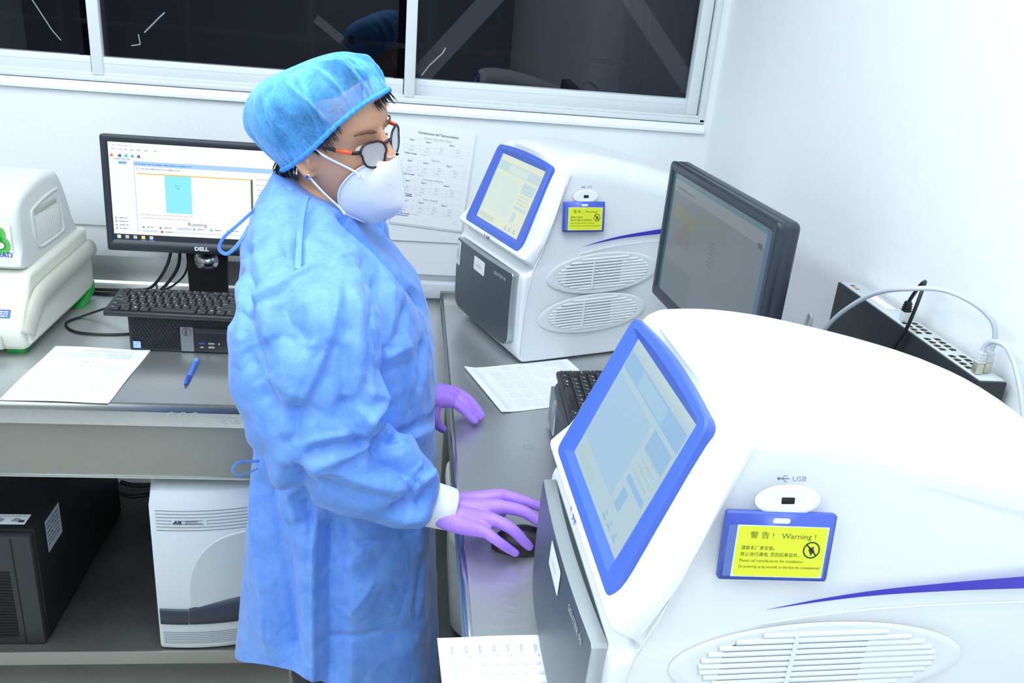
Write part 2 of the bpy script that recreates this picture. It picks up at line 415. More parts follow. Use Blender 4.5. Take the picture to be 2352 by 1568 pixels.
# ---------------------------------------------------------------- the two steel benches
T = 0.90
bench = thing('steel_bench', 'stainless steel bench with backsplash and lower shelf along the window wall', 'bench', (-1.0, 2.06, 0))
BX0, BX1, BY0, BY1 = -1.95, -.20, 1.678, 2.455
bm = nb()
prism(bm, [(BY0+.012, T), (BY0+.003, T-.004), (BY0, T-.012), (BY0, T-.048), (BY0+.006, T-.05), (BY0+.012, T-.04), (BY0+.03, T-.03), (BY1-.012, T-.03), (BY1-.012, T+.074), (BY1-.002, T+.076), (BY1-.002, T+.079), (BY1-.016, T+.079), (BY1-.016, T+.006), (BY1-.022, T)], 0, BX0, BX1)
for f in list(bm.faces): pass
obj('top', bm, M_steel, bench, world=True, smooth=25)
obj('rolled_edge', tube(nb(), [(BX0, BY0+.0115, T-.0118), (BX1, BY0+.0115, T-.0118)], .012, 24), M_steelv, bench, world=True)
obj('apron', bx((BX0+.01, BY0+.014, .718), (BX1-.01, BY0+.022, T-.03), .002), M_steelv, bench, world=True)
obj('apron_hem', bx((BX0+.01, BY0+.011, .716), (BX1-.01, BY0+.02, .722), .002), M_chrome, bench, world=True)
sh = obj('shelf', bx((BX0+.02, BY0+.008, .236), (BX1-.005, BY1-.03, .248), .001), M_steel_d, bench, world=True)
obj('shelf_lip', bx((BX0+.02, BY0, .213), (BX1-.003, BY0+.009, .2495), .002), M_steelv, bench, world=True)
for x in (BX0+.06, BX1-.032):
    for y in (BY0+.05, BY1-.06):
        l = obj('leg', bx((x-.019, y-.019, .03), (x+.019, y+.019, T-.03), .003), M_steelv, bench, world=True)
        f = obj('foot', lathe(nb(), [(.022, 0), (.024, .004), (.012, .012), (.010, .035)], 16, Matrix.Translation((x, y, 0))), M_black, l); f.data.transform(WM[bench.name].inverted())
# maker's mark on the front edge; light and dark copies paint its relief shading
p = Print()
for x in (-.475, -.451, -.427): p.ring(x, T-.026, .0095, .0125, .0012, (205, 207, 204), a0=60, a1=300)
p.text('matafi', -.3972, T-.0386, .032, (190, 192, 188), z=-.0002, sx=.98)
p.text('matafi', -.3976, T-.0381, .032, (128, 130, 127), z=-.0004, sx=.98)
p.build('pressed_look_lettering', M_print, bench, frame_m((0, BY0-.0006, 0), (1, 0, 0), (0, 0, 1)), world=True)['kind'] = 'stuff'

RX0, RX1, RY0, RY1 = .105, .852, .12, 2.425
rb = thing('steel_bench', 'stainless steel bench carrying the two white analysers along the right wall', 'bench', (.48, 1.27, 0))
bm = nb()
prism(bm, [(RX0+.004, T), (RX0, T-.006), (RX0, T-.046), (RX0+.006, T-.048), (RX0+.012, T-.04), (RX0+.03, T-.03), (RX1-.012, T-.03), (RX1-.012, T+.074), (RX1-.002, T+.076), (RX1-.002, T+.079), (RX1-.016, T+.079), (RX1-.016, T+.006), (RX1-.022, T)], 1, RY0, RY1)
obj('top', bm, M_steel, rb, world=True, smooth=25)
obj('rolled_edge', tube(nb(), [(RX0+.007, RY0, T-.0065), (RX0+.007, RY1, T-.0065)], .0075, 12), M_chrome, rb, world=True)
obj('end_rim', bx((RX0, RY1-.006, T-.02), (RX1-.016, RY1+.004, T+.022), .002), M_steelv, rb, world=True)
obj('apron', bx((RX0+.016, RY0+.01, .75), (RX0+.022, RY1-.01, T-.03), .002), M_steelv, rb, world=True)
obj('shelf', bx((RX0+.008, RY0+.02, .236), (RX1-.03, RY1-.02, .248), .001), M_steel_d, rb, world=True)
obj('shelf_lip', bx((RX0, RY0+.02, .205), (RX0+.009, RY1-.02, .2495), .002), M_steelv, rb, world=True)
for x in (RX0+.05, RX1-.06):
    for y in (RY0+.06, RY1-.06):
        l = obj('leg', bx((x-.019, y-.019, .03), (x+.019, y+.019, T-.03), .003), M_steelv, rb, world=True)
        f = obj('foot', lathe(nb(), [(.022, 0), (.024, .004), (.012, .012), (.010, .035)], 16, Matrix.Translation((x, y, 0))), M_black, l); f.data.transform(WM[rb.name].inverted())
# scratches and a ring mark on the worktop
p = Print(); rs = random.Random(3)
for k in range(26):
    x, y = rs.uniform(.13, .24), rs.uniform(1.0, 1.13); a = rs.gauss(-.35, .15); l = rs.uniform(.004, .03)
    p.line([(x, y), (x+l*math.cos(a), y+l*math.sin(a))], .00035, (190, 194, 198))
p.ring(.262, 1.535, .0085, .0085, .0007, (120, 124, 122))
p.build('worn_marks', M_print, rb, Matrix.Translation((0, 0, T+.0004)), world=True)['kind'] = 'stuff'
# white tub on the shelf under the right bench
t = thing('storage_tub', 'white rounded plastic tub on the lower shelf under the right bench', 'tub', (.30, 1.9, .248))
bm = nb(); loft(bm, [[(x*s, y*s, z) for x, y in rrect(.33, .42, .07, 6)] for s, z in ((.90, 0), (.93, .01), (1.0, .26), (1.0, .27))], True, True)
obj('body', bm, M_white, t)
bm = nb(); loft(bm, [[(x*s, y*s, z) for x, y in rrect(.33, .42, .07, 6)] for s, z in ((1.03, .27), (1.04, .275), (1.03, .30), (.98, .305), (.96, .298))], True, True)
obj('lid', bm, M_white, t)
# ---------------------------------------------------------------- PCR analysers
M_blue = mat('blue_bezel', (74, 106, 204), .38, var=.02)
M_panel = mat('graphite_door', (98, 108, 114), .42, metal=.5, var=.03)
M_paneledge = mat('silver_edge', (176, 184, 186), .38, metal=.6)
M_shell = mat('instrument_shell', (236, 241, 244), .30, spec=.5, var=.008)
M_slot = mat('vent_dark', (46, 54, 62), .8)
def interp(x, X, Y): return float(np.interp(x, X, Y))
def hs(w): return interp(w, (0, .03, .1, .2, .3, .345, .41, .45, .50), (.180, .186, .192, .1945, .1955, .196, .184, .174, .160))
HEAD_O = Vector((-.0097, 0, .2854)); HEAD_U = Vector((.0778, 0, .1987)).normalized()   # screen plane
HEAD_N = Vector((-HEAD_U.z, 0, HEAD_U.x))                                              # outwards
def gentier(label, loc, rot, far):
    t = thing('pcr_analyser', label, 'analyser', loc, rot, 'matching white analysers on the right bench')
    # --- shell: side profile (depth, height, corner radius)
    raw = [(.32, .005, .006), (.16, .005, .006), (.035, .006, .006), (.012, .010, .008), (.000, .026, .010), (-.006, .06, .010), (-.008, .14, .010), (-.008, .215, .010), (-.004, .236, .012),
           (.010, .245, .008), (.015, .253, .008), (.010, .262, .010), (-.004, .268, .010), (-.0135, .274, .018), (-.0165, .281, .025), (-.008, .291, .026),
           (.0055, .3085, .026), (.029, .368, .028), (.054, .432, .030), (.074, .484, .036), (.086, .500, .040), (.105, .508, .048), (.16, .5125, .058), (.23, .507, .064), (.31, .4915, .064), (.38, .4745, .062), (.45, .454, .058),
           (.498, .434, .055), (.520, .395, .05), (.526, .33, .045), (.526, .2, .03), (.524, .08, .025), (.515, .02, .012), (.49, .006, .006)]
    P = catmull([Vector(p) for p in raw], 3, closed=True); n = len(P)
    nrm = []
    for i in range(n):
        d = P[(i+1) % n]-P[i-1]; nrm.append(Vector((d.y, -d.x)).normalized())   # inward normal in (u,w)
    # inward orientation check
    cu = sum(p.x for p in P)/n; cw = sum(p.y for p in P)/n
    s = sum((cu-p.x)*m.x+(cw-p.y)*m.y for p, m in zip(P, nrm))
    if s < 0: nrm = [-m for m in nrm]
    def rin(p):       # the lip over the door keeps a tight inset so that its outline stays clean
        r = max(p.z, .004)
        return min(r, interp(p.y, (.24, .30, .33), (.006, .006, .03))) if (p.x < .035 and .235 < p.y < .33) else r
    rings = []
    A = [math.radians(a) for a in (90, 72, 54, 36, 18, 0)]
    for a in A:
        rg = []
        for p, m in zip(P, nrm):
            r = max(p.z, .004); ins = rin(p)*(1-math.cos(a)); u, w = p.x+m.x*ins, p.y+m.y*ins
            rg.append((u, -(hs(p.y)-r*(1-math.sin(a))), w))
        rings.append(rg)
    for fr in (-.8, -.55, -.3, 0, .3, .55, .8):
        rg = []
        for p, m in zip(P, nrm):
            r = max(p.z, .004); h = (hs(p.y)-r)*fr; dm = (1-fr*fr)*(.010 if p.y > .495 or p.x > .1 and p.y > .40 else 0)
            rg.append((p.x-m.x*dm, h, p.y-m.y*dm))
        rings.append(rg)
    for a in reversed(A):
        rg = []
        for p, m in zip(P, nrm):
            r = max(p.z, .004); ins = rin(p)*(1-math.cos(a)); u, w = p.x+m.x*ins, p.y+m.y*ins
            rg.append((u, hs(p.y)-r*(1-math.sin(a)), w))
        rings.append(rg)
    bm = nb(); loft(bm, rings); bmesh.ops.recalc_face_normals(bm, faces=bm.faces)
    obj('shell', bm, M_shell, t, smooth=50)
    # moulding seam between the front cowl and the side
    seam = [(.004, .03), (.000, .12), (.004, .20), (.012, .245), (.03, .29), (.062, .38), (.09, .452)]
    bm = nb(); tube(bm, [(u, -(hs(w)+.0004), w) for u, w in seam], .0012, 6); obj('cowl_seam', bm, M_white, t)
    # --- door plate
    out = []
    hw, w0, w1 = .166, .045, .2345
    pts = [(-hw+.004, w1), (hw-.004, w1), (hw, w1-.004)] + [(hw-.03+.03*math.cos(a), w0+.03-.03*math.sin(a)) for a in np.linspace(0, PI/2, 6)] + [(-hw+.03-.03*math.sin(a), w0+.03-.03*math.cos(a)) for a in np.linspace(0, PI/2, 6)] + [(-hw, w1-.004)]
    # refine the long straight edges so that the plate can bow
    ref = []
    for (a, b), (c, d) in zip(pts, pts[1:]+pts[:1]):
        k = max(1, int(math.hypot(c-a, d-b)/.02))
        ref += [(a+(c-a)*i/k, b+(d-b)*i/k) for i in range(k)]
    bow = lambda v, w: -.0062*(1-(v/hw)**2)-.002*(1-((w-.15)/.1)**2)
    def lay(off, sc): return [(off+bow(v*sc, w), v*sc, .14+(w-.14)*sc) for v, w in ref]
    bm = nb(); R = loft(bm, [lay(-.006, 1), lay(-.0215, 1), lay(-.0235, .993)], True, False)
    cz = R[-1]; inner = [[bm.verts.new(((-.0236+bow(v*s, .14+(w-.14)*s)), v*s, .14+(w-.14)*s)) for v, w in ref] for s in (.75, .5, .25)]
    chain = [cz]+inner
    for a, b in zip(chain, chain[1:]):
        for k in range(len(a)): bm.faces.new((a[k], a[(k+1) % len(a)], b[(k+1) % len(a)], b[k]))
    bm.faces.new(chain[-1])
    bmesh.ops.recalc_face_normals(bm, faces=bm.faces)
    for f in bm.faces:
        f.material_index = 1 if abs(f.normal.x) < .75 else 0
    obj('door', bm, [M_panel, M_paneledge], t, smooth=30)
    FM = frame_m((-.0236, 0, 0), (0, -1, 0), (0, 0, 1))     # print frame on the door: x to the viewer's right
    def on_door(pr, name):
        o = pr.build(name, M_print, t, Matrix.Identity(4))
        for v in o.data.vertices:
            a, w = v.co.x, v.co.y; v.co = (-.0245+bow(a, w)-.0006*v.co.z, -a, w)
        o.data.update(); return o
    pr = Print(); pr.text('GENTIER 96', .075, .2085, .0125, (186, 192, 196), sx=.95, bold=.0001)
    on_door(pr, 'lettering')
    pr = Print(); q = rrect(.066, .036, .004, 3); pr.poly([(x-.007, y+.203-.02*(x)) for x, y in q], (238, 242, 244)); pr.text('GENTIER', -.027, .199, .0075, (196, 202, 208), z=1, sx=1.1)
    on_door(pr, 'sticker')
    if far:
        pr = Print(); pr.poly([(x-.150, y+.196) for x, y in rrect(.030, .066, .0015, 3)], (226, 232, 236)); pr.text('GENTIC', -.161, .215, .0065, (140, 150, 158), z=1, sx=.8)
        for k in range(5): pr.words(-.162, -.139, .203-.006*k, .0018, (150, 158, 164), z=1)
        on_door(pr, 'certificate_sticker')
    # --- blue bezel and screen
    def hp(v, d, off): return HEAD_O+HEAD_U*d+HEAD_N*off+Vector((0, v, 0))
    H = .2134
    def quad(b, tp, d0, d1, r, off, bowt=0.0, nseg=6):
        """rounded trapezoid in the screen plane, counter clockwise seen from outside"""
        C = [(-b, d0), (b, d0), (tp, d1), (-tp, d1)]; out = []
        for i in range(4):
            p = Vector(C[i]); a = (Vector(C[i-1])-p).normalized(); c = (Vector(C[(i+1) % 4])-p).normalized()
            for k in range(nseg+1):
                s = k/nseg; q = p+(a*(1-s)*(1-s)+c*s*s)*r
                out.append(q)
            nx = Vector(C[(i+1) % 4])
            for k in range(1, 8): out.append((p+c*r).lerp(nx-c*r, k/8))
        res = []
        for q in out:
            bw = bowt*(1-(q.x/b)**2)*(q.y-d0)/(d1-d0)
            res.append(hp(-q.x, q.y+bw, off))
        return res
    L0 = quad(.157, .146, -.001, H+.001, .014, -.010, .010); L1 = quad(.157, .146, -.001, H+.001, .014, .0016, .010); L1b = quad(.155, .144, .001, H-.001, .0135, .0032, .010)
    L2 = quad(.134, .129, .0135, .2065, .008, .0032, .006); L3 = quad(.1165, .114, .0232, .1985, .001, -.0045, 0)
    bm = nb(); loft(bm, [L0, L1, L1b, L2, L3], False, False); bmesh.ops.recalc_face_normals(bm, faces=bm.faces)
    obj('bezel', bm, M_blue, t, smooth=28)
    pr = Print(); W, HH = .116, .1755
    base = (212, 220, 198) if far else (172, 196, 200)
    blu = (200, 218, 210) if far else (158, 190, 208)
    blu2 = (184, 208, 210) if far else (142, 180, 208)
    pr.rect(-W, 0, W, HH, base); pr.rect(-W, .166, W, HH, (198, 214, 214)); pr.rect(-.112, .030, .035, .128, blu, 1); pr.rect(-.112, .136, .112, .160, blu2, 1); pr.rect(-.05, .138, .05, .157, blu, 2)
    pr.rect(.045, .105, .108, .13, blu2, 1); pr.rect(.045, .062, .108, .070, blu2, 1); pr.rect(.05, .03, .07, .055, blu2, 1)
    for k in range(5): pr.words(-.108, -.02, .017-.0035*k*.8, .0012, (160, 184, 184), 2)
    for x in (.04, .062, .085): pr.words(x, x+.014, .008, .0025, (136, 166, 196), 2); pr.disc(x+.007, .015, .003, .003, (150, 180, 200), 2)
    for k in range(9): pr.line([(-.112, .035+.0105*k), (.035, .035+.0105*k)], .0005, base, 3)
    for k in range(6): pr.words(.048, .10, .122-.009*k, .0014, (156, 182, 188), 3)
    o = pr.build('screen', M_screen, t, Matrix.Identity(4))
    for v in o.data.vertices: v.co = hp(-v.co.x, .0232+v.co.y, -.0042+.00025*v.co.z)
    o.data.update()
    # maker's mark on the lip below the bezel
    pr = Print(); pr.text('T', -.028, 0, .015, (196, 70, 90), bold=.0003); pr.disc(-.0245, .0125, .0012, .0012, (60, 60, 180)); pr.text('天隆', -.013, 0, .0135, (64, 78, 190), bold=.0003)
    o = pr.build('maker_mark', M_print, t, frame_m((-.0172, -.002, .2735), (0, -1, 0), (0, 0, 1)) @ Matrix.Scale(.9, 4))
    # --- near side: USB port, badge, stripe, vents (side surface at y=-hs)
    def sd(u, w, e=0.0): return Vector((u, -(hs(w)+e), w))
    bm = nb(); ring1 = [(.146+.034*math.cos(a), .4225+.0155*math.sin(a)) for a in np.linspace(0, 2*PI, 33)[:-1]]
    loft(bm, [[sd(u, w, .0) for u, w in ring1], [sd(.146+(u-.146)*.96, .4225+(w-.4225)*.96, .0007) for u, w in ring1], [sd(.146+(u-.146)*.8, .4225+(w-.4225)*.75, .0004) for u, w in ring1]], False, True)
    usb = obj('usb_recess', bm, M_shell, t)
    bm = nb(); loft(bm, [[sd(.146+x, .4225+y, e) for x, y in rrect(.0135, .0062, .0006, 2)] for e in (.0002, .0009)], True, True); obj('usb_port', bm, M_dead, usb)
    pr = Print(); pr.line([(-.012, 0), (-.001, 0)], .0012, (110, 120, 165)); pr.line([(-.009, 0), (-.006, .0028), (-.003, .0028)], .0008, (110, 120, 165)); pr.line([(-.008, 0), (-.005, -.0028), (-.003, -.0028)], .0008, (110, 120, 165)); pr.disc(-.012, 0, .0015, .0015, (110, 120, 165)); pr.text('USB', .002, -.0026, .0072, (110, 120, 165), sx=1.2)
    o = pr.build('usb_mark', M_print, t, Matrix.Identity(4))
    for v in o.data.vertices: v.co = sd(.146+v.co.x, .444+v.co.y, .0005)
    # badge holder
    a, b2, c = sd(.0885, .4131, .001), sd(.2024, .4093, .001), sd(.0817, .3432, .001)
    bd = frame_m(c, b2-a, a-c); bw, bh = (b2-a).length, (a-c).length
    bm = nb(); loft(bm, [[bd @ Vector((bw/2+x, bh/2+y, z)) for x, y in rrect(bw, bh, .003, 3)] for z in (-.0035, 0, .0016)], True, True)
    badge = obj('badge_holder', bm, mat('badge_blue', (70, 92, 190), .3, var=.05), t)
    pr = Print(); pr.poly([(bw/2+x, bh-.0085+y) for x, y in rrect(.018, .0055, .0026, 4)], (232, 240, 246)); pr.rect(.004, .004, bw-.004, bh-.014, (92, 118, 186))
    pr.rect(.0125, .0035, bw-.006, bh-.0135, (222, 230, 232), 1); pr.poly([(.0125+(bw-.0185)/2+x, .0035+(bh-.017)/2+y) for x, y in rrect(bw-.021, bh-.019, .004, 3)], (226, 236, 52), 2)
    ink = (96, 102, 34)
    pr.text('警 告 !   Warning !', bw/2+.004, bh-.0265, .0078, ink, 3, align='CENTER', sx=1.15)
    pr.text('请联系厂家安装。', .019, .0325, .0048, (70, 76, 30), 3); pr.text('禁止自行通电, 否则后果自负。', .019, .0258, .0048, (70, 76, 30), 3)
    pr.text('Please call manufacturer for installation.', .019, .0195, .0042, (70, 76, 30), 3); pr.text('Do powering up by yourself, or else face the consequences!', .019, .0132, .0042, (70, 76, 30), 3, sx=.84)
    pr.ring(.0925, .0335, .0082, .0082, .0015, (52, 56, 40), 3); pr.line([(.0867, .0393), (.0983, .0277)], .0016, (52, 56, 40), 3); pr.poly([(.0892, .0335), (.091, .0305), (.0925, .0272), (.094, .0305), (.0962, .0318), (.0945, .0345), (.095, .0375), (.092, .0362), (.0895, .0375), (.0902, .035)], (60, 64, 60), 3)
    o = pr.build('badge_card', M_print, badge, Matrix.Identity(4))
    for v in o.data.vertices: v.co = bd @ Vector((v.co.x, v.co.y, .0018+.0002*v.co.z))
    # violet stripe
    top = catmull([(.142, .3033, 0), (.20, .3165, 0), (.26, .3265, 0), (.33, .334, 0), (.40, .340, 0), (.50, .347, 0)], 8); bot = catmull([(.142, .3030, 0), (.20, .3125, 0), (.26, .3195, 0), (.33, .3235, 0), (.40, .3255, 0), (.50, .327, 0)], 8)
    bm = nb(); loft(bm, [[sd(p.x, p.y, .0007) for p in top], [sd(p.x, p.y, .0007) for p in bot]], closed=False); obj('stripe', bm, mat('violet_stripe', (58, 52, 190), .35), t)
    bm = nb(); loft(bm, [[sd(p.x-.004, p.y-.017, .0005) for p in bot], [sd(p.x-.004, p.y-.0185, .0016) for p in bot], [sd(p.x-.004, p.y-.020, .0005) for p in bot]], closed=False); obj('crease', bm, M_shell, t)
    # louvred vents
    for (cu_, cw_, au, aw, tilt) in ((.214, .2325, .163, .053, .02), (.200, .1265, .160, .052, .02)):
        def ov(s, e, n=48): return [sd(cu_+au*s*math.cos(2*PI*k/n), cw_+aw*s*math.sin(2*PI*k/n)+tilt*au*s*math.cos(2*PI*k/n), e) for k in range(n)]
        bm = nb(); loft(bm, [ov(1.0, .0), ov(.985, .0009), ov(.90, .0011), ov(.82, .0002)], False, True)
        vent = obj('vent', bm, M_shell, t, smooth=20)
        bm = nb(); rows_ = []
        for q in np.linspace(-4.4, 4.4, 19):
            dz = q*.0076; hh = math.sqrt(max(0, 1-(dz/(aw*.84))**2))*au*.76
            rows_.append([sd(u, cw_+dz+tilt*(u-cu_), .0004) for u in np.linspace(max(cu_-.108, cu_-hh), min(cu_+.050, cu_+hh), 8)])
        loft(bm, rows_, closed=False); obj('slot_backing', bm, M_slot, vent)
        k = -5
        while k <= 5:
            wz = cw_+k*.0076; hh = math.sqrt(max(0, 1-((k*.0076)/(aw*.84))**2))*au*.81
            if hh > .02:
                bm = nb()
                def rowp(u, dz, e): return sd(u, wz+dz+tilt*(u-cu_), e)
                us = np.linspace(cu_-hh, cu_+hh, 9)
                loft(bm, [[rowp(u, -.0030, .0002) for u in us], [rowp(u, -.0026, .0016) for u in us], [rowp(u, .0, .0024) for u in us], [rowp(u, .0029, .0016) for u in us], [rowp(u, .0033, .0002) for u in us]], closed=False)
                obj('slat', bm, M_shell, vent)
            k += 1
        bm = nb(); box(bm, sd(cu_-.032, cw_, .0026)-Vector((.0022, .0014, .036)), sd(cu_-.032, cw_, .0026)+Vector((.0022, .0002, .036))); obj('vent_rib', bm, M_shell, vent)
    for x in (.075, .46):
        for y in (-.12, .12): obj('foot', lathe(nb(), [(.014, -.0), (.016, .004), (.016, .010), (.012, .014)], 16, Matrix.Translation((x, y, 0))), M_black, t)
    return t
def place(x, y, deg, c=.184):
    a = math.radians(deg); return (x-math.sin(a)*c, y+math.cos(a)*c, T+.0005), a
l1, a1 = place(.2841, 1.9431, 20.57); gentier('farther white analyser with blue-framed screen and badge, close to the window wall', l1, a1, True)
l2, a2 = place(.2326, .6808, 1.05); gentier('nearer white analyser with blue-framed screen, largest thing in the lower right corner', l2, a2, False)
# ---------------------------------------------------------------- on the left bench
def keyboard(label, loc, rot, tiltx, rows_seed=1, w=.442, legend=(200, 205, 210)):
    """full-size keyboard, local x to the right, y away from the typist"""
    t = thing('keyboard', label, 'keyboard', loc, rot)
    R = Matrix.Rotation(tiltx, 4, 'X')
    bm = nb(); prism(bm, [(-.0635, 0), (-.0635, .010), (-.055, .0135), (.058, .0155), (.0635, .013), (.0635, 0)], 0, -w/2, w/2, .0025)
    bm.transform(R); obj('case', bm, M_black2, t)
    U = .01905; x0 = -w/2+.011
    rows = [(.047, [(1, 'Esc'), (-1, ''), (1, 'F1'), (1, 'F2'), (1, 'F3'), (1, 'F4'), (-.5, ''), (1, 'F5'), (1, 'F6'), (1, 'F7'), (1, 'F8'), (-.5, ''), (1, 'F9'), (1, 'F10'), (1, 'F11'), (1, 'F12')]),
            (.026, [(1, c) for c in '`1234567890-='] + [(2, 'Back')]),
            (.007, [(1.5, 'Tab')] + [(1, c) for c in 'QWERTYUIOP[]'] + [(1.5, '\\')]),
            (-.012, [(1.75, 'Caps Lock')] + [(1, c) for c in "ASDFGHJKL;'"] + [(2.25, 'Enter')]),
            (-.031, [(2.25, 'Shift')] + [(1, c) for c in 'ZXCVBNM,./'] + [(2.75, 'Shift')]),
            (-.050, [(1.25, 'Ctrl'), (1.25, 'Fn'), (1, '#'), (1.25, 'Alt'), (5.5, ''), (1.25, 'Alt'), (1, '#'), (1.25, 'Menu'), (1.25, 'Ctrl')])]
    cache = {}
    def keymesh(kw, kh):
        if (kw, kh) not in cache:
            W, D = kw*U-.0026, kh-.0028
            bm = nb(); loft(bm, [[(x, y, 0) for x, y in rrect(W, D, .0018, 2)], [(x, y, .0045) for x, y in rrect(W-.001, D-.001, .0018, 2)], [(x, y+.0004, .0058) for x, y in rrect(W-.004, D-.0045, .0016, 2)]], False, True)
            for e in bm.edges:
                if len(e.link_faces) == 2 and e.calc_face_angle(0) > .5: e.smooth = False
            for f in bm.faces: f.smooth = True
            me = bpy.data.meshes.new('key'); bm.to_mesh(me); bm.free(); me.materials.append(M_key); cache[(kw, kh)] = me
        return cache[(kw, kh)]
    pr = Print()
    def key(x, y, kw, kh, s, zt):
        o = bpy.data.objects.new('key', keymesh(kw, kh)); COL.objects.link(o); o.parent = t; WM[o.name] = WM[t.name]
        o.matrix_local = R @ Matrix.Translation((x, y, zt))
        if s == '#':
            for a in (-.0016, .0012):
                for b in (-.0012, .0014): pr.rect(x+a-.0006, y+b, x+a+.0018, y+b+.0022, legend, zt+.0062)
        elif s: pr.text(s, x-kw*U/2+.0042, y-.0005, .0062 if len(s) == 1 else .0036, legend, zt+.0062, bold=.00012)
    for y, ks in rows:
        x = x0; kh = .015 if y > .04 else .0188
        for kw, s in ks:
            if kw > 0: key(x+kw*U/2, y, kw, kh, s, .0145 + .0012*(y/.06))
            x += abs(kw)*U
    for by, ks in ((.047, 3), (.026, 3), (.007, 3)):
        for i in range(3): key(x0+15.25*U+(i+.5)*U, by, 1, .015 if by > .04 else .0188, '', .0145)
    key(x0+16.75*U, -.031, 1, .0188, '', .0145)
    for i in range(3): key(x0+15.25*U+(i+.5)*U, -.050, 1, .0188, '', .0145)
    for r_ in range(5):
        for i in range(4):
            if x0+18.5*U+(i+1)*U < w/2-.002: key(x0+18.5*U+(i+.5)*U, .026-.019*r_, 1, .0188, '789/456*123-0.+ '[min(r_*4+i, 15)] if r_ else '', .0145)
    pr.build('key_legends', M_print, t, R)['kind'] = 'stuff'
    for x in (-w/2+.03, w/2-.03):
        bm = nb(); box(bm, (x-.008, -.052, -.003), (x+.008, -.044, .001), .001); box(bm, (x-.01, .045, -.012*math.sin(tiltx)*9 if tiltx > 0 else -.003), (x+.01, .053, .001), .001)
        bm.transform(R); obj('foot', bm, M_black, t)
    return t
M_key = mat('keycap', (30, 33, 38), .42, var=.05)
def desktop_pc():
    t = thing('desktop_computer', 'slim black desktop computer lying under the keyboard on the left bench', 'computer', (-.493, 2.10, T))
    W, Hh, D = .29, .0926, .182
    fy = -.14
    obj('case', bx((-W/2, fy+.012, .002), (W/2, fy+D, Hh), .003), M_black, t)
    obj('front_bezel', bx((-W/2, fy, .0015), (W/2, fy+.013, Hh+.0005), .003), M_black, t)
    # diamond lattice
    bm = nb(); x0, x1, z0, z1 = -W/2+.006, W/2-.006, .007, Hh-.005
    def bar(a, b):
        d = (Vector(b)-Vector(a)); L = d.length; n = Vector((-d.z, 0, d.x)).normalized()*.0005
        A, B = Vector(a), Vector(b); o = Vector((0, -.0014, 0))
        vs = [bm.verts.new(p) for p in (A-n, B-n, B+n, A+n, A-n+o, B-n+o, B+n+o, A+n+o)]
        for q in ((4, 5, 6, 7), (0, 1, 5, 4), (3, 2, 6, 7)): bm.faces.new([vs[i] for i in q])
    k = x0-.06
    while k < x1:
        for sgn in (1, -1):
            a0, a1 = (k, k+(z1-z0)/1.75) if sgn > 0 else (k+(z1-z0)/1.75, k)
            A = Vector((a0, fy-.0002, z0)); B = Vector((a1, fy-.0002, z1))
            if A.x > B.x: A, B = B, A
            if B.x <= x0 or A.x >= x1: continue
            if A.x < x0: A = A.lerp(B, (x0-A.x)/(B.x-A.x))
            if B.x > x1: B = A.lerp(B, (x1-A.x)/(B.x-A.x))
            bar(A, B)
        k += .0082
    obj('grille', bm, mat('grille_edge', (58, 61, 66), .4), t, kind='stuff')
    obj('inlay', bx((-.028, fy-.003, .004), (.002, fy+.004, .066), .001), mat('grey_inlay', (128, 132, 136), .4, metal=.3), t)
    p = Print(); p.ring(-.013, .054, .0095, .0095, .0011, (22, 24, 28)); p.text('DELL', -.0168, .0602, .0068, (22, 24, 28), rot=-PI/2, bold=.0002)
    p.build('round_mark', M_print, t, frame_m((0, fy-.0034, 0), (1, 0, 0), (0, 0, 1)))
    io = obj('port_panel', bx((.002, fy-.003, .004), (W/2-.004, fy+.004, .066), .001), mat('port_panel', (24, 26, 29), .35), t)
    obj('drive_slot', bx((.006, fy-.0042, .052), (W/2-.008, fy, .063), .001), M_black2, io)
    for x, z, c in ((.020, .026, (60, 70, 170)), (.042, .026, (150, 154, 160)), (.042, .0165, (170, 172, 176))):
        obj('usb_socket', bx((x-.007, fy-.0036, z-.0022), (x+.007, fy-.002, z+.0022), .0004), mat('usb_%d' % int(x*1000+z*9000), c, .4), io)
    obj('usb_c_socket', bx((.0155, fy-.0036, .0148), (.0245, fy-.002, .0182), .0012), M_chrome, io)
    obj('audio_jack', lathe(nb(), [(.0022, 0), (.0024, .0008), (.001, .001)], 12, frame_m((.060, fy-.003, .026), (1, 0, 0), (0, 0, 1))), M_chrome, io)
    p = Print(); p.rect(-.137, .008, -.119, .026, (70, 140, 214)); p.rect(-.1355, .0095, -.1205, .0245, (206, 224, 240), .0002)
    for k in range(3): p.words(-.134, -.122, .0205-.004*k, .0022, (120, 160, 205), .0004)
    p.build('case_sticker', M_print, t, frame_m((0, fy-.002, 0), (1, 0, 0), (0, 0, 1)))
    return t
desktop_pc()
kbL = keyboard('black full-size keyboard resting on the flat desktop computer, left bench', (-.462, 1.998, T+.0985), math.radians(-1.5), math.radians(5))
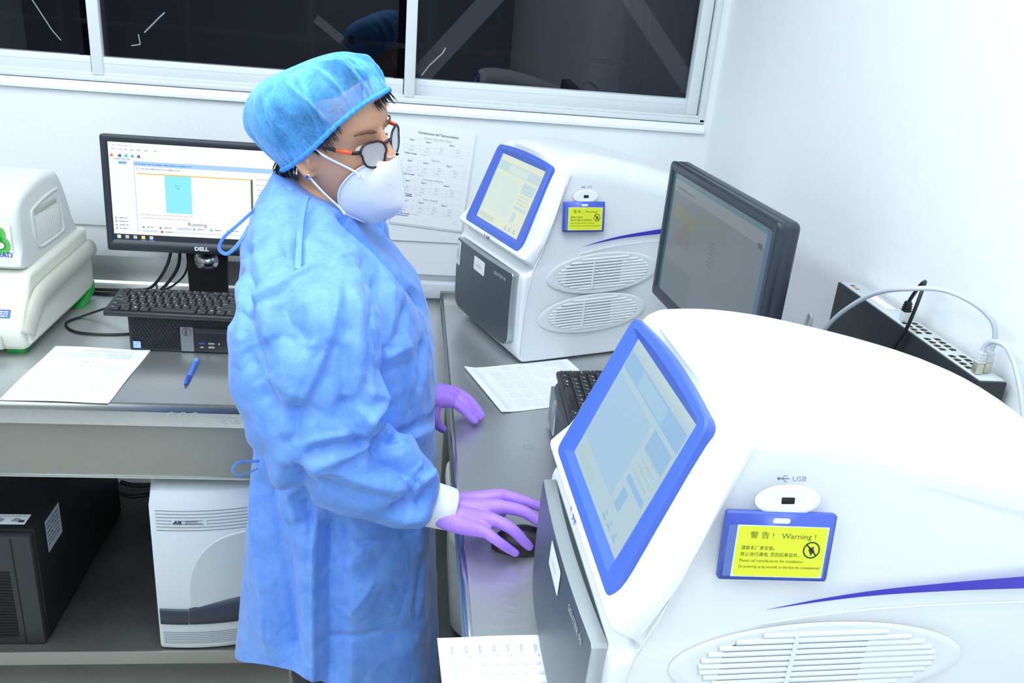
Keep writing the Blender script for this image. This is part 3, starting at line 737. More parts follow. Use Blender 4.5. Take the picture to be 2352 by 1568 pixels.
def monitor_left():
    cx, y = -.5225, 2.215; w, h = .462, .290; zb = 1.066
    t = thing('monitor', 'black monitor showing a running program, on the left bench', 'monitor', (cx, y+.06, T))
    tl = math.radians(-3.0)                                   # leans back a little
    FR = Matrix.Translation((cx, y, zb)) @ Matrix.Rotation(tl, 4, 'X')
    def Pm(bm): bm.transform(FR); return bm
    bm = nb(); bz = .0165; bb = .027
    def rr(x0, x1, z0, z1, r, yy): return [((x0+x1)/2+a, yy, (z0+z1)/2+b) for a, b in rrect(x1-x0, z1-z0, r, 4)]
    loft(bm, [rr(-w/2+.006, w/2-.006, .006, h-.006, .004, .026), rr(-w/2, w/2, 0, h, .006, .018), rr(-w/2, w/2, 0, h, .006, .0015), rr(-w/2+.001, w/2-.001, .001, h-.001, .006, 0), rr(-w/2+bz, w/2-bz, bb, h-bz, .001, .0), rr(-w/2+bz+.001, w/2-bz-.001, bb+.001, h-bz-.001, .001, .004)], True, True)
    obj('casing', Pm(bm), mat('monitor_bezel', (44, 50, 60), .4, var=.03), t, world=True, smooth=30)
    obj('back_bulge', Pm(bx((-w/2+.05, .02, .05), (w/2-.05, .052, h-.05), .015, 3)), M_black, t, world=True)
    p = Print(); x0, x1, z0, z1 = -w/2+bz+.001, w/2-bz-.001, bb+.001, h-bz-.001
    X = lambda s: x0+(x1-x0)*s
    Z = lambda s: z0+(z1-z0)*s
    k = 1
    def r(a, b, c, d, col, l=1): p.rect(X(a), Z(b), X(c), Z(d), col, l*.0001)
    r(0, 0, 1, 1, (244, 248, 252), 0); r(0, 0, 1, .062, (34, 42, 54)); r(0, .93, 1, 1, (246, 249, 252)); r(0, .80, .115, .9, (236, 246, 246))
    p.words(X(.02), X(.13), Z(.965), .0022, (196, 204, 214), .0002)
    for i, a in enumerate((.02, .055, .09, .125, .16, .20, .255)): p.words(X(a), X(a+.02), Z(.925), .0024, (170, 180, 190), .0002)
    for i, (a, c) in enumerate(zip((.005, .05, .085, .12, .155), ((226, 150, 90), (90, 110, 140), (110, 200, 216), (120, 196, 206), (110, 116, 124)))): p.poly([(X(a)+q*.0095+.005, Z(.868)+s_*.0085) for q, s_ in ((-.5, -.4), (.5, -.5), (.35, .5), (-.3, .3))], c, .0003)
    p.words(X(.03), X(.12), Z(.828), .0026, (176, 186, 190), .0003); r(.052, .785, .098, .81, (126, 166, 226), 3)
    # inner window
    r(.135, .10, 1, .81, (196, 214, 236)); r(.14, .108, 1, .77, (247, 249, 252), 2); r(.135, .775, 1, .82, (168, 206, 250), 2)
    p.words(X(.145), X(.46), Z(.787), .0030, (110, 150, 205), .0003); p.words(X(.175), X(.40), Z(.742), .0026, (176, 186, 198), .0004)
    for a in (.158, .243, .342): p.ring(X(a), Z(.745), .0028, .0028, .0012, (150, 178, 214), .0004, 12)
    r(.155, .30, .80, .70, (252, 252, 253), 3); r(.155, .690, .80, .703, (232, 196, 116), 4); r(.795, .30, .808, .70, (96, 108, 84), 4)
    r(.305, .305, .455, .69, (140, 232, 248), 4); p.text('95.0  1', X(.36), Z(.58), .0055, (70, 130, 190), .0006); p.text('5:00', X(.365), Z(.555), .0055, (70, 130, 190), .0006)
    for a, b in ((.21, .46), (.52, .58), (.68, .48)):
        p.text('55.0', X(a), Z(b), .0045, (196, 200, 214), .0006); p.text('0:30', X(a+.004), Z(b-.022), .0045, (206, 202, 216), .0006)
    for a in (.455, .61): p.line([(X(a), Z(.31)), (X(a), Z(.68))], .0004, (228, 230, 236), .0005)
    p.line([(X(.46), Z(.303)), (X(.79), Z(.303))], .0006, (226, 196, 204), .0006)
    for i in range(6): p.words(X(.83), X(.96), Z(.70-.055*i), .0024, (186, 194, 206), .0004)
    p.words(X(.16), X(.46), Z(.272), .0022, (196, 200, 208), .0004); p.words(X(.16), X(.43), Z(.236), .0022, (196, 200, 208), .0004)
    p.text('Running', X(.425), Z(.178), .0145, (92, 98, 108), .0004)
    for a, b, c in ((.17, .148, (150, 160, 175)), (.268, .148, (150, 160, 175)), (.46, .15, (120, 190, 210)), (.56, .15, (80, 210, 190)), (.655, .15, (200, 180, 130)), (.275, .106, (224, 72, 72))): p.disc(X(a), Z(b-.004), .0032, .0032, c, .0006); p.words(X(a+.02), X(a+.06), Z(b-.008), .0026, (150, 156, 166), .0005)
    r(.36, .128, .445, .16, (214, 222, 232), 3); r(.165, .09, .25, .118, (214, 222, 232), 3)
    for i in range(4): p.words(X(.035), X(.085), Z(.225-.037*i), .0028, (160, 170, 182), .0003); p.disc(X(.018), Z(.228-.037*i), .0028, .0028, (150, 184, 196), .0003)
    for i, c in enumerate(((240, 244, 250), (190, 200, 214), (190, 200, 214), (246, 226, 120), (196, 212, 246))): p.rect(X(.017+.046*i), Z(.016), X(.037+.046*i), Z(.05), c, .0003)
    for i in (3, 4): p.rect(X(.011+.046*i), Z(.0), X(.045+.046*i), Z(.006), (100, 170, 236), .0003)
    o = p.build('screen', M_screen, t, FR @ frame_m((0, .0036, 0), (1, 0, 0), (0, 0, 1)), world=True)
    p = Print(); p.text('DELL', 0, .0095, .0135, (226, 230, 234), align='CENTER', bold=.0007, sx=1.15)
    p.build('maker_name', M_print, t, FR @ frame_m((0, -.0004, 0), (1, 0, 0), (0, 0, 1)), world=True)
    # stand: neck with round cut-out, foot
    bm = nb(); ny = y+.05
    prism(bm, [(cx-.049, T+.012), (cx+.049, T+.012), (cx+.055, zb+.06), (cx-.055, zb+.06)], 1, ny, ny+.018, .003)
    obj('neck', bm, M_dead, t, world=True)
    bm = nb(); lathe(bm, [(.0, 0), (.031, 0), (.031, .002), (.0, .003)], 32, frame_m((cx, ny-.0005, zb-.030), (1, 0, 0), (0, 0, 1))); obj('neck_disc', bm, M_chrome, t, world=True)
    bm = nb(); prism(bm, [(cx-.105, ny-.115), (cx+.105, ny-.115), (cx+.088, ny+.075), (cx-.088, ny+.075)], 2, T, T+.012, .003); obj('stand_foot', bm, M_black2, t, world=True)
monitor_left()
# --- cables of the left bench
M_cable = mat('black_cable', (16, 17, 19), .4)
def cable(name, label, pts, r, m=M_cable, n=10, group=None):
    bm = nb(); tube(bm, catmull(pts, n), r, 8); o = obj(name, bm, m); base_at(o, (pts[0][0], pts[0][1], T)); tag(o, label, 'cable', group); return o
cable('monitor_cable', 'black cable hanging from the left monitor, nearest the stand', [(-.60, 2.30, 1.12), (-.602, 2.315, 1.06), (-.615, 2.33, .99), (-.66, 2.34, .925), (-.70, 2.345, .906), (-.80, 2.33, .905), (-.88, 2.34, .905)], .0045)
cable('monitor_cable', 'black cable hanging from the left monitor, outer one', [(-.615, 2.30, 1.12), (-.622, 2.315, 1.06), (-.645, 2.335, .99), (-.69, 2.36, .925), (-.73, 2.37, .906), (-.84, 2.36, .9055), (-.90, 2.37, .905)], .0042)
cable('monitor_cable', 'thin black cable curving from the left monitor to the bench', [(-.588, 2.31, 1.09), (-.586, 2.335, 1.04), (-.60, 2.35, .97), (-.64, 2.36, .925), (-.68, 2.37, .9055), (-.70, 2.42, .9055)], .003)
cable('keyboard_cable', 'thin black cable looping on the left bench beside the cream thermocycler', [(-.64, 2.09, .99), (-.70, 2.13, .955), (-.76, 2.16, .925), (-.815, 2.155, .9035), (-.835, 2.11, .9035), (-.80, 2.06, .9035), (-.74, 2.045, .9035), (-.66, 2.06, .9035), (-.645, 2.10, .91)], .003)
# --- paper and pen
def page(name, label, corners, z0, curl, parent=None, n=10, group=None, thick=.0006):
    """sheet of paper through four corners (near-left, near-right, far-right, far-left), slightly curled"""
    A, B, C_, D = [Vector((*c, 0)) if len(c) == 2 else Vector(c) for c in corners]
    bm = nb(); G = []
    for j in range(n+1):
        row = []
        for i in range(n+1):
            s, t_ = i/n, j/n
            p = A.lerp(B, s).lerp(D.lerp(C_, s), t_); p.z += z0+curl(s, t_); row.append(p)
        G.append(row)
    up = [[bm.verts.new(p) for p in r] for r in G]; dn = [[bm.verts.new(p-Vector((0, 0, thick))) for p in r] for r in G]
    for j in range(n):
        for i in range(n):
            bm.faces.new((up[j][i], up[j][i+1], up[j+1][i+1], up[j+1][i])); bm.faces.new((dn[j][i], dn[j+1][i], dn[j+1][i+1], dn[j][i+1]))
    rim = [(0, i) for i in range(n)]+[(j, n) for j in range(n)]+[(n, i) for i in range(n, 0, -1)]+[(j, 0) for j in range(n, 0, -1)]
    for a, b in zip(rim, rim[1:]+rim[:1]): bm.faces.new((up[a[0]][a[1]], dn[a[0]][a[1]], dn[b[0]][b[1]], up[b[0]][b[1]]))
    bmesh.ops.recalc_face_normals(bm, faces=bm.faces)
    def at(s, t_, e=.0004):
        p = A.lerp(B, s).lerp(D.lerp(C_, s), t_); p.z += z0+curl(s, t_)+e; return p
    return bm, at
def printed_page(label, corners, z0, curl, draw, base):
    t = thing('printed_page', label, 'paper', base)
    bm, at = page('sheet', '', corners, z0, curl); obj('sheet', bm, M_paper, t, world=True, smooth=60)
    p = Print(); draw(p); o = p.build('print', M_print, t, Matrix.Identity(4))
    Wi = WM[t.name].inverted()
    for v in o.data.vertices: v.co = Wi @ at(v.co.x, v.co.y, .0005+v.co.z)
    o.data.update(); return t
def draw_letter(p):
    r = random.Random(5); g = (212, 219, 230)
    for k in range(2): p.words(.32, .86, .93-.018*k, .006, (196, 204, 216), 0, r)
    p.rect(.22, .80, .50, .88, (228, 235, 243)); p.rect(.62, .79, .86, .87, (214, 224, 238))
    for k in range(4): p.words(.12, .95, .875-.022*k, .005, g, .0001, r)
    for x in (.42, .45, .47, .52, .57, .62): p.rect(x, .695, x+.018, .70, (120, 126, 140), .0001)
    for k in range(26): p.words(.08, .92, .64-.0225*k, .0055, g, 0, r)
printed_page('printed letter lying flat on the left bench front', [(-.815, 1.684), (-.600, 1.680), (-.592, 1.963), (-.808, 1.967)], T+.0012, lambda s, t: .002*math.sin(3*s+4*t)**2+.004*max(0, s-.8), draw_letter, (-.70, 1.82, T))
pen = thing('ballpoint_pen', 'translucent blue ballpoint pen on the left bench', 'pen', (-.471, 1.835, T+.006))
PM = frame_m((-.471, 1.762, T+.0058), Vector((-.006, .148, 0)).cross(Vector((0, 0, 1))), (0, 0, 1)); PM = Matrix.Translation((0, 0, 0)) @ PM
def pz(prof, m, name):
    bm = nb(); lathe(bm, prof, 14); bm.transform(frame_m((-.4685, 1.764, T+.0058), (1, .04, 0), (0, 0, 1)) @ Matrix.Rotation(PI, 4, 'X')); obj(name, bm, m, pen, world=True)
M_penb = mat('pen_blue', (88, 130, 232), .3, var=.03)
pz([(.0004, -.004), (.0012, .002), (.0024, .008)], M_chrome, 'tip'); pz([(.0026, .008), (.0044, .026), (.0048, .045), (.0048, .050)], mat('pen_grip', (54, 86, 190), .35), 'grip')
pz([(.0049, .050), (.0052, .056), (.0052, .125), (.005, .128)], M_penb, 'barrel'); pz([(.0051, .128), (.0055, .132), (.0055, .143), (.0042, .147), (.001, .1485)], mat('pen_cap_end', (120, 160, 240), .3), 'end_plug')
# small black thing at the bench front, mostly behind the gown
t = thing('computer_mouse', 'small black mouse half hidden behind the blue gown on the left bench', 'mouse', (-.345, 1.80, T))
bm = nb(); bmesh.ops.create_uvsphere(bm, u_segments=20, v_segments=12, radius=1)
for v in bm.verts: v.co = Vector((v.co.x*.031, v.co.y*.055, max(v.co.z, -.15)*.034+.005))
obj('shell', bm, M_black, t); obj('wheel', tube(nb(), [(-.003, .035, .030), (.003, .035, .030)], .006, 12), M_black2, t)
# ---------------------------------------------------------------- thermocycler at the left edge
M_cream = mat('cream_plastic', (226, 228, 214), .42, var=.015); M_cream2 = mat('grey_cream_plastic', (190, 190, 176), .45, var=.02)
M_lid = mat('lid_plastic', (224, 228, 222), .4, var=.01); M_green = mat('green_foot', (36, 158, 66), .5)
t = thing('thermocycler', 'cream thermocycler with green feet and a hand-drawn sticker, cut by the left edge', 'thermocycler', (-1.03, 2.1, T))
def slab(prof, x0, x1, r, m, name, seg=4, soft=lambda z: 1.0):
    """side profile (y,z) swept in x with rounded side edges"""
    P = [Vector((a, b)) for a, b in prof]; n = len(P); cy = sum(p.x for p in P)/n; cz = sum(p.y for p in P)/n
    N = []
    for i in range(n):
        d = (P[(i+1) % n]-P[i-1]).normalized(); nn = Vector((d.y, -d.x))
        if nn.dot(Vector((cy, cz))-P[i]) < 0: nn = -nn
        N.append(nn)
    rg = []
    for sgn, xe in ((-1, x0), (1, x1)):
        st = [(xe-sgn*r*(1-math.sin(a)), r*(1-math.cos(a))) for a in np.linspace(PI/2, 0, seg+1)]
        if sgn > 0: st = st[::-1]
        for x, ins in st: rg.append([(x, p.x+q.x*ins*soft(p.y), p.y+q.y*ins*soft(p.y)) for p, q in zip(P, N)])
    bm = nb(); loft(bm, rg); bmesh.ops.recalc_face_normals(bm, faces=bm.faces); return obj(name, bm, m, t, world=True, smooth=40)
def sm(pts, k=4): return [(p.x, p.y) for p in catmull([Vector((a, b, 0)) for a, b in pts], k, True)]
base_prof = [(1.925, .914), (1.905, .918), (1.890, .935), (1.885, .965), (1.893, .983), (1.93, 1.03), (1.958, 1.075), (1.975, 1.083), (2.30, 1.092), (2.335, 1.088), (2.338, 1.03), (2.325, .92), (2.31, .914)]
base = slab(base_prof, -1.22, -.842, .014, M_cream, 'base')
# swept shoulder along the right side
bm = nb(); sp = catmull([(-.838, 1.905, .955), (-.832, 1.925, .99), (-.829, 1.955, 1.018), (-.828, 2.00, 1.030), (-.828, 2.16, 1.036), (-.829, 2.318, 1.040)], 6)
tube(bm, sp, [.020]*6+[.022]*(len(sp)-6), 14, flat=(.55, 1.0)); obj('side_shoulder', bm, M_cream2, t, world=True)
slab([(1.912, .930), (1.905, .96), (1.94, 1.0), (1.965, 1.02), (2.32, 1.03), (2.32, .93)], -.86, -.834, .006, M_cream, 'side_panel')
lid = slab(sm([(1.968, 1.088), (1.966, 1.14), (1.972, 1.215), (1.992, 1.243), (2.03, 1.258), (2.12, 1.272), (2.20, 1.268), (2.235, 1.25), (2.275, 1.18), (2.302, 1.10), (2.296, 1.088), (2.14, 1.086)], 4), -1.20, -.856, .020, M_lid, 'lid', 6, lambda z: min(1, max(.08, (z-1.09)/.05)))
bm = nb(); prism(bm, [(1.98, 1.0850), (2.26, 1.0895), (2.26, 1.0905), (1.98, 1.0870)], 0, -1.195, -.889); obj('lid_gap', bm, M_dead, t, world=True)
# ribbed finger grip on the lid side
hg = obj('lid_grip', tube(nb(), catmull([(-.8555, 2.055, 1.125), (-.8555, 2.045, 1.145), (-.8555, 2.042, 1.195), (-.8545, 2.055, 1.207), (-.8545, 2.12, 1.218), (-.8545, 2.19, 1.222), (-.8555, 2.205, 1.214), (-.8555, 2.215, 1.16), (-.8555, 2.218, 1.122), (-.8555, 2.205, 1.112), (-.8555, 2.13, 1.110), (-.8555, 2.07, 1.112)], 4, True), .0035, 8, closed=True), M_lid, t, world=True)
obj('grip_shadow_gap', bx((-.858, 2.062, 1.190), (-.8545, 2.19, 1.202), .001), M_cream2, t, world=True)
for k in range(13): obj('grip_rib', bx((-.858, 2.066+.0108*k, 1.118), (-.8543, 2.070+.0108*k, 1.185), .001), M_lid, t, world=True)
# front vent, feet, stickers
obj('front_vent', bx((-1.18, 1.882, .925), (-.885, 1.90, .958), .002), M_cream2, t, world=True)
for k in range(24): obj('vent_slot', bx((-1.17+.0118*k, 1.8808, .932), (-1.163+.0118*k, 1.8825, .952)), M_dead, t, world=True)
for x in (-.878, -1.19):
    obj('foot', bx((x-.02, 1.925, T), (x+.02, 1.96, .916), .002), M_green, t, world=True)
    bm = nb(); prism(bm, [(2.225, .9005), (2.245, .9005), (2.318, .915), (2.324, .945), (2.27, .918)], 0, x-.02, x+.045 if x > -1 else x+.02); obj('rear_foot', bm, M_green, t, world=True)
p = Print(); p.rect(-.976, 1.114, -.884, 1.196, (238, 236, 214))
for dx, ww, cc in ((0, .0135, (40, 60, 50)), (0, .0105, (70, 190, 76))):
    p.ring(-.914, 1.168, .013, .013, ww, cc, .0002+.0001*(ww < .012), 30, -110, 200); p.ring(-.909, 1.1435, .016, .0145, ww, cc, .0002+.0001*(ww < .012), 30); p.line([(-.934, 1.185), (-.934, 1.126)], ww, cc, .0002+.0001*(ww < .012))
    p.ring(-.962, 1.155, .012, .026, ww, cc, .0002+.0001*(ww < .012), 30)
p.text('RAD', -.9175, 1.1165, .0175, (70, 92, 190), .0004, bold=.0006, sx=.95)
p.text('BIO', -.965, 1.1165, .0175, (70, 92, 190), .0004, bold=.0006, sx=.95)
p.text('real-time PCR detection system', -.882, 1.100, .0075, (150, 158, 156), .0003, align='RIGHT')
o = p.build('sticker', M_print, t, frame_m((.013, 1.9655, 0), (1, 0, 0), (0, 0, 1)), world=True)
for v in o.data.vertices: v.co.y += -.0062+(v.co.z+T-1.114)*.07
p = Print(); p.rect(0, 0, .075, .02, (84, 116, 176)); 
for k in range(3): p.words(.004, .07, .0135-.005*k, .0026, (222, 230, 240), .0002)
sl = (Vector((0, .065, .092))).normalized(); p.build('asset_label', M_print, t, frame_m((-.945, 1.9015, .9935), (1, 0, 0), sl) @ Matrix.Translation((0, 0, .0012)), world=True)
# ---------------------------------------------------------------- lower shelf
M_ups = mat('ups_black', (15, 16, 18), .5, var=.1); M_ups2 = mat('ups_front', (46, 48, 52), .5, var=.05)
t = thing('power_backup_unit', 'black upright backup power unit with white labels on the lower shelf', 'backup unit', (-.92, 1.99, .248))
obj('body', bx((-1.04, 1.728, .2485), (-.805, 2.27, .556), .004), M_ups, t, world=True)
fr_ = obj('front', bx((-1.04, 1.708, .2485), (-.808, 1.728, .548), .004), M_ups2, t, world=True)
obj('front_edge', bx((-.850, 1.7065, .252), (-.848, 1.7085, .545)), M_dead, t, world=True)
for k in range(22): obj('grille_slat', bx((-1.02, 1.7055, .272+.0085*k), (-.862, 1.7088, .2765+.0085*k), .0005), M_dead, t, world=True)
p = Print(); p.rect(-.06, 0, .105, .04, (226, 232, 238))
for x in (.005, .035, .07): p.poly([(x, .012), (x+.018, .010), (x+.02, .022), (x+.006, .026)], (150, 156, 164), .0002)
p.words(-.05, .1, .031, .003, (160, 166, 174), .0002); p.rect(.088, .008, .10, .018, (60, 64, 70), .0002)
p.build('top_label', M_print, t, frame_m((-.937, 1.745, .557), (1, 0, 0), (0, 1, 0)), world=True)
p = Print(); p.rect(0, 0, .085, .085, (196, 204, 212))
for k in range(6): p.words(.006, .075, .07-.011*k, .0045, (110, 120, 136), .0002)
p.build('side_label', M_print, t, frame_m((-.804, 1.78, .455), (0, 1, 0), (0, 0, 1)), world=True)
cable('power_cable', 'black cable sagging between the backup unit and the white instrument', [(-.80, 2.24, .33), (-.77, 2.25, .31), (-.72, 2.26, .312), (-.66, 2.25, .335), (-.62, 2.24, .33), (-.56, 2.24, .335)], .006, M_cable)
cable('power_cable', 'second black cable behind the white instrument on the lower shelf', [(-.80, 2.27, .345), (-.75, 2.27, .333), (-.68, 2.28, .337), (-.60, 2.27, .318), (-.55, 2.26, .32)], .006, M_cable)
# white sequence instrument, turned a little
t = thing('detection_instrument', 'white floor instrument with dark handle and ribbed bands on the lower shelf', 'instrument', (-.541, 1.688, .2485), math.radians(12.5))
W = .36; HH = .452
def bow(x): return -.030*(1-((x-W/2)/(W/2))**2)
def front_strip(z0, z1, e, x0=0, x1=W, n=18, lean=0.0):
    xs = np.linspace(x0, x1, n); return [[(x, bow(x)-e, z) for x in xs] for z in (z0, z1)]
bm = nb(); xs = np.linspace(0, W, 25)
pl = [(x, bow(x)) for x in xs]
def plan(ins, z, fi=0.0): return [(W/2+(x-W/2)*(1-ins/W*2), y+ins+fi, z) for x, y in pl]+[(W-ins, .40-ins, z), (ins, .40-ins, z)]
loft(bm, [plan(.012, 0), plan(.003, .004), plan(0, .015), plan(0, HH-.05), plan(.006, HH-.02, .006), plan(.025, HH-.004, .02), plan(.05, HH, .04)]); bmesh.ops.recalc_face_normals(bm, faces=bm.faces)
M_ab = mat('instrument_white', (214, 222, 228), .42, var=.01)
obj('shell', bm, M_ab, t, smooth=40)
M_rib = mat('rib_shadow', (128, 136, 142), .6)
for k in range(7):
    bm = nb(); loft(bm, front_strip(.388-.0085*k, .3898-.0085*k, .0012, .012, W-.012), closed=False); obj('rib_line', bm, M_rib, t)
for k in range(7):
    bm = nb(); loft(bm, front_strip(.052-.0052*k, .0534-.0052*k, .0012, .008, W-.008), closed=False); obj('rib_line', bm, M_rib, t)
# arched door panel
bm = nb(); A = [(.072+.0, .128), (.073, .17), (.078, .21), (.09, .25), (.11, .285), (.14, .312), (.18, .326), (.24, .332), (.30, .332), (.345, .326), (.345, .128)]
A = [(p.x, p.y) for p in catmull([Vector((a, b, 0)) for a, b in A[:10]], 4)]
def lvl(e, s): return [(x+(s if x < .2 else 0), bow(x)-e, z-(s if z > .2 else 0)) for x, z in A]
rows = []
for x, z in A: rows.append([(x, bow(x)-.0012, z), (x+.006, bow(x+.006)-.0034, z-.004), (max(x+.006, .2), bow(max(x+.006, .2))-.0034, z-.004)])
rows2 = [[(x, bow(x)-e, .128+(z-.128)*f) for (x, z) in A for e in [.003 if f < 1 else .0006]] for f in (0, .33, .66, .985, 1.0)]
loft(bm, rows2, closed=False); bmesh.ops.recalc_face_normals(bm, faces=bm.faces)
for f in bm.faces:
    if f.normal.y > 0: f.normal_flip()
obj('door_panel', bm, mat('instrument_door', (196, 206, 212), .45, var=.01), t)
M_navy = mat('navy_handle', (44, 52, 72), .4)
bm = nb(); loft(bm, [[(x, bow(x)-e, z) for x in np.linspace(.004, .066, 6)] for e, z in ((0, .078), (.006, .080), (.006, .118), (0, .121))], closed=False); obj('handle_end', bm, M_navy, t)
xs = np.linspace(.068, .352, 20); topz = lambda x: .122+.030*math.sin(min(1, (x-.068)/.14)*PI/2)
bm = nb(); loft(bm, [[(x, bow(x), .080) for x in xs], [(x, bow(x)-.009, .083) for x in xs], [(x, bow(x)-.010, .108) for x in xs], [(x, bow(x)-.006, topz(x)-.003) for x in xs], [(x, bow(x)+.001, topz(x)) for x in xs]], closed=False); obj('handle', bm, M_navy, t)
p = Print(); p.rect(.0, -.001, .074, .011, (214, 222, 228)); p.text('AB', .004, .0005, .0125, (40, 44, 48), .0002, bold=.0004, sx=1.1); p.line([(.002, .001), (.010, .0095)], .0014, (40, 44, 48), .0002)
p.text('Applied', .028, .0055, .0068, (60, 64, 70), .0002, sx=1.3); p.text('Biosystems', .028, 0, .0068, (60, 64, 70), .0002, sx=1.15)
o = p.build('maker_name', M_print, t, Matrix.Identity(4))
for v in o.data.vertices: v.co = (.045+v.co.x, bow(.045+v.co.x)-.0016-v.co.z, .3545+v.co.y)
# ---------------------------------------------------------------- right bench and right wall
def monitor_right():
    A = Vector((.578, 1.883, 0)); B = Vector((.613, 1.345, 0)); d = (B-A); w = d.length; ang = math.atan2(d.y, d.x); zb, h = 1.129, .312
    t = thing('monitor', 'dark monitor standing sideways between the two white analysers', 'monitor', (.66, 1.60, T))
    FR = Matrix.Translation((A.x, A.y, zb)) @ Matrix.Rotation(ang, 4, 'Z')       # local x along the screen, -y towards the user
    bz, bb = .019, .023
    def rr(x0, x1, z0, z1, r, yy): return [((x0+x1)/2+a, yy, (z0+z1)/2+b) for a, b in rrect(x1-x0, z1-z0, r, 4)]
    bm = nb(); loft(bm, [rr(.02, w-.02, .02, h-.02, .01, .05), rr(.004, w-.004, .004, h-.004, .010, .042), rr(0, w, 0, h, .011, .036), rr(0, w, 0, h, .011, .0175), rr(.001, w-.001, .001, h-.001, .010, .016), rr(.001, w-.001, .001, h-.001, .010, .0145), rr(0, w, 0, h, .011, .013), rr(0, w, 0, h, .011, .003), rr(.003, w-.003, .003, h-.003, .009, 0), rr(bz, w-bz, bb, h-bz, .001, .001), rr(bz+.001, w-bz-.001, bb+.001, h-bz-.001, .001, .006)])
    bm.transform(FR); obj('casing', bm, mat('monitor_bezel_slate', (48, 56, 66), .38, var=.03), t, world=True, smooth=30)
    p = Print(); W, H = w-2*bz-.002, h-bz-bb-.002
    def r(a, b, c, e, col, l=0): p.rect(W*a, H*b, W*c, H*e, col, l*.0002)
    r(0, 0, 1, 1, (124, 134, 142)); r(0, .955, 1, 1, (96, 132, 142), 1); r(0, 0, .03, 1, (64, 110, 118), 1); r(.955, 0, 1, 1, (82, 118, 156), 1); r(.03, .86, .955, .955, (140, 152, 156), 1)
    p.poly([(W*.09, H*.46), (W*.27, H*.46), (W*.27, H*.74)], (132, 128, 130), .0004); p.poly([(W*.05, H*.66), (W*.35, H*.60), (W*.30, H*.74), (W*.08, H*.78)], (134, 140, 122), .0003)
    r(.03, .02, .36, .30, (118, 132, 138), 1)
    for k in range(10): p.line([(W*.03, H*(.05+.025*k)), (W*.36, H*(.05+.025*k))], .0008, (98, 112, 124), .0004)
    for k in range(5): p.words(W*.40, W*.85, H*(.20-.03*k), .003, (122, 138, 164), .0003)
    for k in range(7): p.words(W*.5, W*.56, H*(.66-.03*k), .002, (96, 108, 116), .0003); 
    p.words(W*.06, W*.28, H*.885, .005, (110, 118, 124), .0004); p.words(W*.9, W*.935, H*.84, .009, (86, 92, 98), .0004)
    p.build('screen', print_mat('dim_screen', .3, emit=.62), t, FR @ frame_m((bz+.001, .0055, bb+.001), (1, 0, 0), (0, 0, 1)), world=True)
    bm = nb(); box(bm, (w/2-.05, .05, -.19), (w/2+.05, .075, .14), .006); bm.transform(FR); obj('neck', bm, M_chrome, t, world=True)
    bm = nb(); box(bm, (w/2-.11, -.03, T-zb), (w/2+.11, .15, T-zb+.014), .004); bm.transform(FR); obj('stand_foot', bm, M_black2, t, world=True)
monitor_right()
# small computer and keyboard on top of it
t = thing('desktop_computer', 'grey-fronted desktop computer under the keyboard on the right bench', 'computer', (.48, 1.50, T), math.radians(-91.5))
W = .30
bm = nb(); pl = [(-W/2, -.150), (-W/2+.02, -.160), (-.05, -.166), (.05, -.166), (W/2-.02, -.160), (W/2, -.150), (W/2, .066), (-W/2, .066)]
prism(bm, pl, 2, .004, .098, .004); obj('case', bm, mat('pc_case_dark', (56, 62, 68), .4), t)
for k in range(17): obj('front_fin', bx((-W/2+.012+.0042*k, -.1665+.0000*k, .012), (-W/2+.0145+.0042*k, -.158, .090), .0006, mtx=Matrix.Translation((0, 0, 0))), mat('silver_fin', (146, 152, 156), .35, metal=.5), t)
obj('front_badge', bx((-.070, -.1700, .02), (-.045, -.160, .092), .004), mat('badge_silver', (168, 174, 178), .3, metal=.6), t)
for x in (-.12, .12):
    for y in (-.13, .045): obj('foot', bx((x-.01, y-.01, 0), (x+.01, y+.01, .005), .001), M_black, t)
keyboard('black keyboard on the right bench, mostly hidden behind the nearer analyser', (.385, 1.452, T+.1015), math.radians(-92.5), math.radians(2.5))
def draw_form(p):
    r = random.Random(11)
    for k in range(30):
        for c in range(7):
            if r.random() < .9: p.words(.06+.128*c, .06+.128*c+.105, .94-.0305*k, .006, (214, 220, 230), 0, r)
    for k in range(31): p.line([(.05, .955-.0305*k), (.95, .955-.0305*k)], .0015, (224, 228, 236), .0001)
printed_page('printed list on the right bench, corner tucked under the farther analyser', [(.221, 1.683), (.487, 1.767), (.42, 1.998), (.150, 1.913)], T+.0014, lambda s, t: .004*max(0, .12-s)/.12*(1+t), draw_form, (.32, 1.84, T))
def draw_grid(p):
    r = random.Random(2); L = 'HGFEDCBA'
    for i in range(12): p.line([(.07+.0735*i, .05), (.07+.0735*i, .93)], .0022, (186, 194, 208), 0)
    for k in range(13): p.line([(.07, .88-.067*k), (.88, .88-.067*k)], .0016, (194, 201, 214), 0)
    for i in range(8):
        x = .085+.1*i
        p.text('N de', x+.012, .925, .02, (140, 150, 168), .0002, rot=-PI/2); p.text('Muestra', x, .935, .02, (140, 150, 168), .0002, rot=-PI/2); p.text(L[i], x+.02, .845, .022, (150, 158, 172), .0002)
        for k in range(11): p.words(x-.01, x+.05, .79-.067*k, .018, (206, 213, 224), .0001, r)
printed_page('printed grid form hanging over the front edge of the right bench', [(.078, .700), (.262, .700), (.262, .982), (.064, .973)], T+.0014, lambda s, t: .0035*(1-s)+.002*math.sin(3*s)**2, draw_grid, (.17, .84, T))
